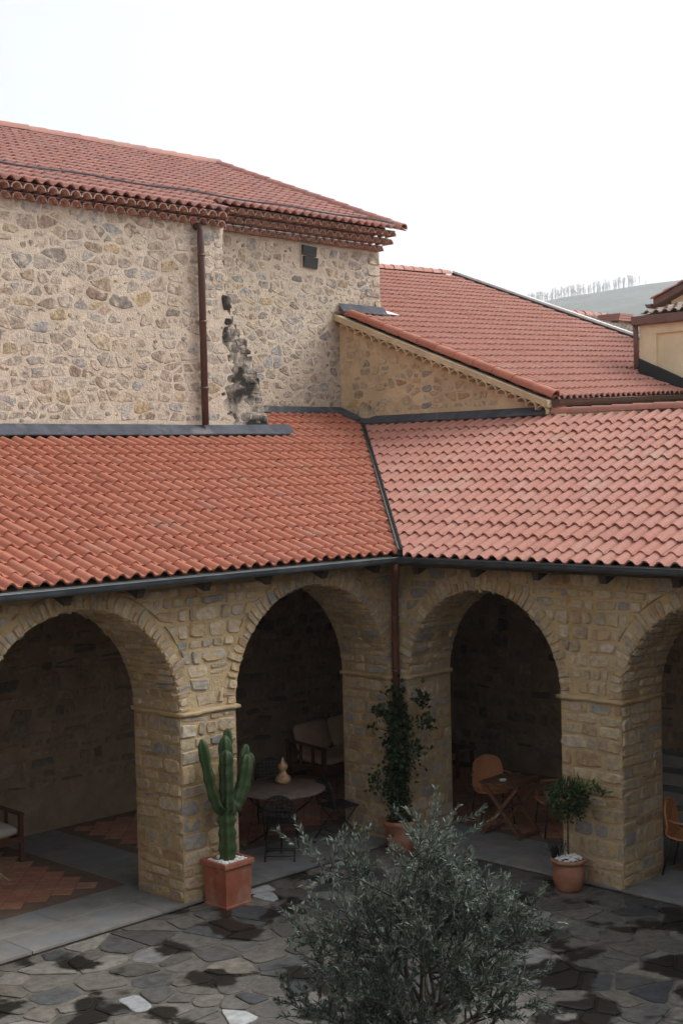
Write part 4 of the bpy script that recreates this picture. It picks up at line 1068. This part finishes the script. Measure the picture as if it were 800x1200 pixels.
# rattan armchairs with black steel legs (front -Y)
def rattan(loc, rz, label, mat):
    t = thing('rattan_chair', label, 'chair', loc, rz, 'rattan chairs in the right porch')
    # shell: seat curving up into a rounded back
    n, m_ = 12, 12; V = []
    prof = [(-.23, .445), (-.12, .425), (.05, .42), (.15, .44), (.20, .50), (.225, .58), (.245, .68), (.26, .77), (.268, .83), (.272, .865)]
    hw = [.20, .225, .225, .22, .215, .215, .212, .195, .15, .07]
    for (y, z), w2 in zip(prof, hw):
        for j in range(m_ + 1):
            u = -1 + 2 * j / m_; V.append((u * w2, y - (.05 * abs(u) ** 2.2 if z > .5 else 0), z + (.02 * u * u if z < .5 else 0)))
    q = m_ + 1; F = [(i * q + j, i * q + j + 1, (i + 1) * q + j + 1, (i + 1) * q + j) for i in range(len(prof) - 1) for j in range(m_)]
    sh = MB().add(V, F, 0, True).build('shell', mat, t); sm = sh.modifiers.new('solid', 'SOLIDIFY'); sm.thickness = .014
    rim = [V[i * q] for i in range(len(prof))] + [V[(len(prof) - 1) * q + j] for j in range(1, q)] + [V[i * q + m_] for i in range(len(prof) - 2, -1, -1)] + [V[j] for j in range(m_ - 1, -1, -1)]
    MB().tube(rim, .012, 6).build('rim', M['rattan'], sh)
    for k in range(-4, 5): MB().tube([(V[i * q][0] * k / -5.0, prof[i][0] - .05 * abs(k / 5) ** 2.2 * (prof[i][1] > .5) - .012, prof[i][1] + .006) for i in range(3, len(prof) - 1)], .0045, 4).build('weave_rib', M['rattan'], sh)
    for s in (-1, 1):
        MB().tube([(s * .21, .17, .66), (s * .27, .08, .655), (s * .285, -.08, .645), (s * .265, -.19, .63), (s * .235, -.2, .55), (s * .215, -.19, .44)], .011, 7).build('armrest', M['rattan'], t)
        MB().tube([(s * .20, -.18, .43), (s * .235, -.23, 0)], .011, 7).build('leg', M['black_iron'], t)
        MB().tube([(s * .20, .14, .43), (s * .235, .24, 0)], .011, 7).build('leg', M['black_iron'], t)
        MB().tube([(s * .20, -.18, .425), (s * .20, .14, .425)], .009, 6).build('under_bar', M['black_iron'], t)
    return t
r0 = rattan((1.46, -.42, FLOOR), rot_to(-.55, -.83), 'honey rattan armchair facing the court behind the folding table', M['rattan'])
c2 = copy_tree(r0, (1.50, -1.46, FLOOR), rot_to(-.8, .6), 'dark rattan armchair in shade beside the potted topiary')
for ch in c2.children:
    if ch.name.startswith('shell'): ch.data = ch.data.copy(); ch.data.materials[0] = M['rattan_dark']
copy_tree(r0, (1.05, -3.70, FLOOR), rot_to(.25, -.97), 'honey rattan armchair past the right pier, seen from behind')
# bench in the deep shade
be = thing('wooden_bench', 'low dark red wooden bench in the deep shade of the porch corner', 'bench', (3.35, 2.1, FLOOR), rad(0))
bevel(MB().box(-.22, .22, -.55, .55, .40, .45).build('seat', M['brown_wood'], be), .006)
for sx in (-1, 1):
    for sy in (-1, 1): MB().box(sx * .18 - .025, sx * .18 + .025, sy * .48 - .025, sy * .48 + .025, 0, .40).build('leg', M['brown_wood'], be)
# stone steps against the right rear wall
stp = thing('stone_steps', 'grey stone steps rising against the rear wall beyond the last arch', 'steps', (3.4, -1.9, FLOOR))
for k in range(4): bevel(MB().box(-.55 + .33 * k, .78, -.75, .75, .175 * k, .175 * (k + 1) - .002).build('step', M['slab'], stp), .012, 2)

# ================================================================== POTS AND PLANTS
def leaves(mb, P, D, ln, wd, fold=.25, cup=.0):
    """folded rhombic leaves: P bases, D directions (unit)"""
    P = np.array(P, float); D = np.array(D, float); n = len(P)
    S_ = np.cross(D, RNG.normal(size=(n, 3)) + [0, 0, .4]); S_ /= np.linalg.norm(S_, axis=1)[:, None] + 1e-9
    Nn = np.cross(S_, D); l = (ln * RNG.uniform(.6, 1.25, n))[:, None]; w2 = (wd * RNG.uniform(.75, 1.2, n) / 2)[:, None]
    m_ = P + D * l * .5 + Nn * l * cup
    V = np.stack([P, m_ + S_ * w2, P + D * l, m_ - S_ * w2, m_ - Nn * fold * w2], 1).reshape(-1, 3)
    b = len(mb.V); mb.V.extend(map(tuple, V.tolist())); mb.A.extend(np.repeat(RNG.uniform(size=n), 5).tolist())
    for k in range(b, b + 5 * n, 5):
        mb.F.extend(((k, k + 4, k + 1), (k + 1, k + 4, k + 2), (k + 2, k + 4, k + 3), (k + 3, k + 4, k)))
    mb.S.extend([False] * (4 * n))
def pebbles(parent, pts, r):
    me = []
    for v in range(3):
        m = MB(); m.lathe([(.1 * r, -.55 * r), (.8 * r, -.3 * r), (r, 0), (.78 * r, .32 * r), (.1 * r, .5 * r)], 7); q = m.mesh('pebble'); q.materials.append(M['pebble']); me.append(q)
    for p in pts:
        o = bpy.data.objects.new('pebble', random.choice(me)); link(o, parent); o.location = p
        o.rotation_euler = (random.uniform(-.4, .4), random.uniform(-.4, .4), random.uniform(0, 6.28)); k = random.uniform(.75, 1.3); o.scale = (k * random.uniform(.9, 1.4), k, k)

# --- cactus in square pot
CX, CY = -3.23, -.27
pot = thing('square_planter', 'tall square terracotta planter at the foot of the stone pier', 'planter', (CX, CY, .006))
m = MB()
def ring(h, z): return [(-h, -h, z), (h, -h, z), (h, h, z), (-h, h, z)]
lv = [(.17, 0), (.192, .0), (.196, .03), (.186, .036), (.197, .46), (.217, .465), (.222, .475), (.222, .525), (.217, .532), (.185, .532), (.182, .47)]
V = []; [V.extend(ring(h, z)) for h, z in lv]
m.add(V, [(r * 4 + k, r * 4 + (k + 1) % 4, (r + 1) * 4 + (k + 1) % 4, (r + 1) * 4 + k) for r in range(len(lv) - 1) for k in range(4)] + [(3, 2, 1, 0)])
bevel(m.build('pot', M['terracotta'], pot), .006, 2)
MB().box(-.184, .184, -.184, .184, .44, .485).build('soil', M['soil'], pot)
pebbles(pot, [(random.uniform(-.165, .165), random.uniform(-.165, .165), .50 + random.uniform(0, .022)) for _ in range(120)], .024)
cac = thing('cactus', 'tall branching green column cactus in the square planter', 'cactus', (CX, CY, .49))
def column(name, pts, r, ribs=5, parent=cac):
    pts = np.array(pts, float); T_ = np.linspace(0, 1, 26); seg = np.linspace(0, 1, len(pts))
    P = np.stack([np.interp(T_, seg, pts[:, k]) for k in range(3)], 1)
    for _ in range(3): P[1:-1] = (P[:-2] + 2 * P[1:-1] + P[2:]) / 4
    rr = []
    for i, t in enumerate(T_):
        e = min(1, (1 - t) / .06 + .15) ** .6 * min(1, .72 + t / .2); rr.append(r * 1.14 * e * (1 + .09 * math.sin(i * 1.25) + random.gauss(0, .035)))
    n = ribs * 4; prof = [.55 + .55 * (math.cos(ribs * 2 * math.pi * k / n) * .5 + .5) ** .8 for k in range(n)]
    mb_ = MB().tube(P, rr, n, random.random(), True, prof); co = mb_.build(name, M['cactus'], parent)
    sp_ = MB(); SP = []; SD = []; VV = np.array(mb_.V[:26 * n]).reshape(26, n, 3)
    for i in range(1, 26):
        for k in range(0, n, 4):
            for f_ in (.0, .5):
                b = VV[i - 1, k] * (1 - f_) + VV[i, k] * f_; o_ = _n(b - P[i] + 1e-6)
                for _ in range(2): SP.append(b); SD.append(_n(o_ + RNG.normal(size=3) * .6))
    leaves(sp_, SP, SD, .016, .006); sp_.build('spines', M['spine'], co, 'stuff')
    return co
column('stem', [(0, 0, -.03), (.01, 0, .25), (.0, 0, .50), (.01, .0, .66)], .082, 5)
column('arm', [(-.02, 0, .60), (-.12, .0, .66), (-.19, .01, .84), (-.25, .02, 1.12), (-.31, .03, 1.46)], .060, 4)
column('arm', [(.00, -.02, .58), (-.02, -.04, .75), (-.025, -.05, 1.05), (-.02, -.05, 1.30)], .066, 5)
column('arm', [(.02, .0, .60), (.03, .02, .8), (.035, .03, 1.1), (.04, .03, 1.45)], .064, 5)
column('arm', [(.03, .01, .62), (.075, .04, .85), (.095, .06, 1.2), (.105, .06, 1.52)], .056, 4)
column('arm', [(.03, -.01, .58), (.14, -.03, .66), (.24, -.04, .86), (.31, -.04, 1.20)], .066, 5)
column('arm', [(.05, .02, .60), (.19, .02, .70), (.30, .03, .95), (.37, .04, 1.30)], .058, 4)
column('arm', [(.16, -.02, .68), (.30, .03, .80), (.40, .05, 1.0), (.45, .06, 1.18)], .048, 4)

# --- topiary in round pot
TX_, TY_ = -.30, -2.93
rp = thing('round_pot', 'round terracotta pot filled with white pebbles beside the right pier', 'pot', (TX_, TY_, .006))
MB().lathe([(.02, 0), (.135, 0), (.15, .02), (.182, .12), (.192, .21), (.178, .28), (.165, .315), (.17, .325), (.205, .335), (.212, .355), (.205, .375), (.18, .378), (.17, .35), (.16, .33)], 36).build('pot', M['terracotta_round'], rp)
MB().lathe([(.01, .31), (.165, .31), (.165, .345), (.01, .35)], 24).build('soil', M['soil'], rp)
pts_ = []
for _ in range(110):
    a = random.uniform(0, 6.28); r_ = .155 * math.sqrt(random.random()); pts_.append((r_ * math.cos(a), r_ * math.sin(a), .372 + .03 * (1 - r_ / .155) + random.uniform(-.006, .012)))
pebbles(rp, pts_, .02)
tp = thing('topiary_tree', 'small ball topiary on thin stem with one loose leafy side spray', 'shrub', (TX_, TY_, .36))
m = MB(); m.tube([(0, 0, 0), (.004, .004, .25), (-.004, .0, .5), (0, 0, .62)], [.013, .011, .010, .012], 7)
for k in range(14):
    d = _n([random.gauss(0, 1), random.gauss(0, 1), random.uniform(-.3, 1)]); m.tube([(0, 0, .56), np.array([0, 0, .66]) + d * .2], [.006, .002], 4)
sp = np.array([.06, -.50, .40])
spray = [np.array([0, 0, .62]), np.array([.0, -.12, .80]), np.array([-.02, -.26, .90]), np.array([-.02, -.42, .94])]
m.tube(spray, [.008, .006, .005, .003], 5); m.tube([spray[1], (-.05, -.22, 1.0)], [.005, .002], 4); m.tube([spray[2], (.04, -.52, .86)], [.004, .002], 4)
m.build('trunk', M['stem'], tp)
mb = MB(); P = []; D = []
for _ in range(1500):
    d = _n(RNG.normal(size=3)); r_ = .245 * RNG.uniform(.45, 1.05) * (1 + .14 * math.sin(5 * d[0] + 4 * d[2] + 3 * d[1])); P.append(np.array([0, 0.0, .72]) + d * r_ * [1, 1, .92]); D.append(_n(d + RNG.normal(size=3) * .7 + [0, 0, .2]))
leaves(mb, P, D, .055, .026); mb.build('crown', M['bush_leaf'], tp)
mb = MB(); P = []; D = []
for a, b, n in ((spray[0], spray[1], 18), (spray[1], spray[2], 34), (spray[2], spray[3], 32), (spray[1], np.array([-.05, -.22, 1.0]), 26), (spray[2], np.array([.04, -.52, .86]), 26)):
    for _ in range(n):
        t = RNG.uniform(); P.append(a + (b - a) * t); D.append(_n(_n(b - a) * .6 + RNG.normal(size=3) * .6))
leaves(mb, P, D, .10, .026, cup=.06); mb.build('side_spray', M['spray_leaf'], tp)
gr_ = thing('trailing_plant', 'wispy pale grassy plant growing at the rim of the round pot', 'plant', (TX_ - .06, TY_ + .12, .375))
mb = MB()
for k in range(46):
    a = RNG.uniform(0, 6.28); l = RNG.uniform(.08, .22); b = np.array([RNG.normal() * .03, RNG.normal() * .04, 0]); o_ = np.array([math.cos(a), math.sin(a), 0]) * l * .7
    mb.tube([b, b + o_ * .4 + [0, 0, l], b + o_ + [0, 0, l * 1.05]], [.003, .0025, .001], 3)
P = []; D = []
for k in range(260):
    a = RNG.uniform(0, 6.28); l = RNG.uniform(.03, .2); P.append(np.array([math.cos(a) * l * .6, math.sin(a) * l * .7, l * RNG.uniform(.4, 1.2)])); D.append(_n([math.cos(a), math.sin(a), RNG.uniform(0, 1.2)]))
leaves(mb, P, D, .035, .012); mb.build('foliage', M['olive_leaf'], gr_)

# --- ivy on the corner downpipe and its pot
ip = thing('vine_pot', 'terracotta pot at the foot of the corner pier under the climbing vine', 'pot', (-.36, -.36, .006))
MB().lathe([(.02, 0), (.15, 0), (.17, .02), (.20, .20), (.215, .36), (.235, .37), (.24, .42), (.225, .43), (.205, .42), (.2, .38)], 30).build('pot', M['terracotta'], ip)
MB().lathe([(.01, .36), (.205, .36), (.205, .385), (.01, .39)], 24).build('soil', M['soil'], ip)
iv = thing('climbing_vine', 'dark green leafy vine climbing the downpipe in the corner', 'vine', (-.3, -.3, .38))
m = MB(); stems = []
for k in range(7):
    b = np.array([random.gauss(0, .05), random.gauss(0, .05), 0]); pts_ = [b]; top = random.uniform(1.2, 1.88)
    for t in np.linspace(.12, 1, 8):
        pts_.append(np.array([.17 * min(1, t * 1.6) + random.gauss(0, .05), .17 * min(1, t * 1.6) + random.gauss(0, .05), top * t]))
    stems.append(np.array(pts_)); m.tube(pts_, [.011] * 4 + [.007] * 5, 5)
P = []; D = []
for s in stems:
    for _ in range(260):
        k = RNG.uniform(0.4, len(s) - 1.01); i = int(k); p = s[i] + (s[i + 1] - s[i]) * (k - i)
        p = p + RNG.normal(size=3) * [.065, .065, .06]; P.append(p); D.append(_n([-.5 + RNG.normal() * .7, -.5 + RNG.normal() * .7, -.3 + RNG.normal() * .5]))
for (c, n, s) in (((-.08, .22, 1.45), 60, .05), ((.22, -.22, 1.62), 60, .06), ((-.24, .25, 1.25), 16, .035), ((.24, -.27, 1.3), 70, .07), ((.1, -.2, 1.0), 60, .08), ((-.2, .24, .55), 70, .08), ((.1, .0, .75), 80, .12)):
    cc = np.array(c); m.tube([(.12, .12, c[2] - .15), cc], [.006, .003], 4)
    for _ in range(n): P.append(cc + RNG.normal(size=3) * s); D.append(_n([-.5 + RNG.normal() * .7, -.5 + RNG.normal() * .7, -.3 + RNG.normal() * .5]))
m.build('stem', M['stem'], iv)
P = [np.array([min(p[0], .27), min(p[1], .27), p[2]]) for p in P]
mb = MB(); leaves(mb, P, D, .072, .062); mb.build('foliage', M['ivy_leaf'], iv)

# --- pale grass plant at the left edge
gp = thing('ornamental_grass', 'pale arching grass plant standing on the porch tiles under the first arch', 'plant', (-5.72, 1.30, FLOOR))
m = MB(); m.lathe([(.02, 0), (.13, 0), (.17, .26), (.185, .27), (.185, .3), (.16, .3), (.15, .27)], 24); m.build('pot', M['terracotta_round'], gp)
mb = MB()
for k in range(240):
    a = RNG.uniform(0, 6.28); l = RNG.uniform(.3, .6); o_ = np.array([math.cos(a), math.sin(a), 0]); b = np.array([RNG.normal() * .05, RNG.normal() * .05, .27]); s = np.array([-math.sin(a), math.cos(a), 0]) * .006
    p1 = b + o_ * l * .25 + [0, 0, l * .55]; p2 = b + o_ * l * .62 + [0, 0, l * .62]; p3 = b + o_ * l * .95 + [0, 0, l * .35]
    mb.add([b - s, b + s, p1 + s, p1 - s, p2 + s * .8, p2 - s * .8, p3], [(0, 1, 2, 3), (3, 2, 4, 5), (5, 4, 6)], float(RNG.uniform()))
mb.build('foliage', M['grass_leaf'], gp)

# --- olive tree in the court
OX, OY = -5.97, -5.68
ol = thing('olive_tree', 'silvery olive tree with fine narrow leaves growing in the paved court', 'tree', (OX, OY, 0))
OR = random.Random(5); tr = MB(); tw = MB(); lp = []; ld = []
rt = np.array([.70, -.714, 0]); bk = np.array([.714, .70, 0]); up = np.array([0, 0, 1.])
def grow(p, d, l, r, lev):
    n = 4; pts_ = [p]; q = p.copy(); dd = d.copy()
    for i in range(n):
        dd = _n(dd + np.array([OR.gauss(0, .16), OR.gauss(0, .16), OR.gauss(0, .10) + .05])); q = q + dd * l / n; pts_.append(q)
    (tr if lev < 2 else tw).tube(pts_, [r * (1 - .5 * i / n) for i in range(n + 1)], 7 if lev < 2 else 4)
    if lev == 3:
        a = np.array(pts_)
        for k in range(46):
            t = OR.uniform(.12, 1) * (n - .01); i = int(t); b = a[i] + (a[i + 1] - a[i]) * (t - i); ax = _n(a[i + 1] - a[i])
            s = _n(np.cross(ax, [OR.gauss(0, 1), OR.gauss(0, 1), OR.gauss(0, 1)])); lp.append(b); ld.append(_n(ax * .85 + s * .75 + [0, 0, .12]))
        return
    if lev == 2:
        a = np.array(pts_)
        for k in range(30):
            t = OR.uniform(.2, 1) * (n - .01); i = int(t); b = a[i] + (a[i + 1] - a[i]) * (t - i); ax = _n(a[i + 1] - a[i])
            s = _n(np.cross(ax, [OR.gauss(0, 1), OR.gauss(0, 1), OR.gauss(0, 1)])); lp.append(b); ld.append(_n(ax * .7 + s * .8))
    kids = (5, 7, 9)[lev]
    for k in range(kids):
        t = OR.uniform(.35 if lev else .25, 1.0) * (n - .01); i = int(t); b = pts_[i] + (pts_[i + 1] - pts_[i]) * (t - i)
        s = _n(np.cross(dd, [OR.gauss(0, 1), OR.gauss(0, 1), OR.gauss(0, 1)]))
        nd = _n(dd * OR.uniform(.4, .9) + s * OR.uniform(.5, 1.0) + up * (.12 if lev else .1))
        grow(b, nd, l * OR.uniform(.45, .68), r * .48, lev + 1)
tr.tube([(.04, -.02, -.01), (.03, -.02, .25), (-.01, 0, .6), (.02, .02, 1.0)], [.10, .075, .062, .055], 10)
top = np.array([.02, .02, .95])
for (sx, sz, sy, l) in ((-.62, .22, -.1, .80), (-.2, .9, .3, .85), (-.14, 1.3, .05, 1.22), (.18, 1.0, -.3, 1.0), (.5, .85, .15, 1.0), (.75, .7, -.05, .95), (-.85, .2, .15, .78), (.7, .15, .25, .75), (-.4, .25, -.8, .75), (.3, .3, -.85, .75), (.05, .6, .75, .9), (-.02, 1.4, -.1, 1.2), (-.3, .1, .7, .6), (.35, .05, .5, .6)):
    b = top - [0, 0, OR.uniform(0, .3)]
    grow(b, _n(rt * sx + up * sz + bk * sy), l * 1.0, .019, 1)
tr.build('trunk', M['bark'], ol)
mb = MB(); leaves(mb, lp, ld, .052, .0120, fold=.2)
cr_ = mb.build('crown', M['olive_leaf'], ol); tw.build('twigs', M['twig'], cr_)

# ================================================================== HAZE
hz = MB(); hz.box(-1800, 2700, -1800, 2700, -1.2, 300)
hm = bpy.data.materials.new('haze'); hm.use_nodes = True; hn = hm.node_tree; hn.nodes.clear()
ho = hn.nodes.new('ShaderNodeOutputMaterial'); hv = hn.nodes.new('ShaderNodeVolumePrincipled')
hv.inputs['Color'].default_value = (.93, .96, .98, 1); hv.inputs['Density'].default_value = .00030; hv.inputs['Anisotropy'].default_value = .3
hn.links.new(hv.outputs[0], ho.inputs['Volume'])
tag(hz.build('haze', hm), kind='stuff')
for o in bpy.data.objects:
    if '_world' in o: del o['_world']
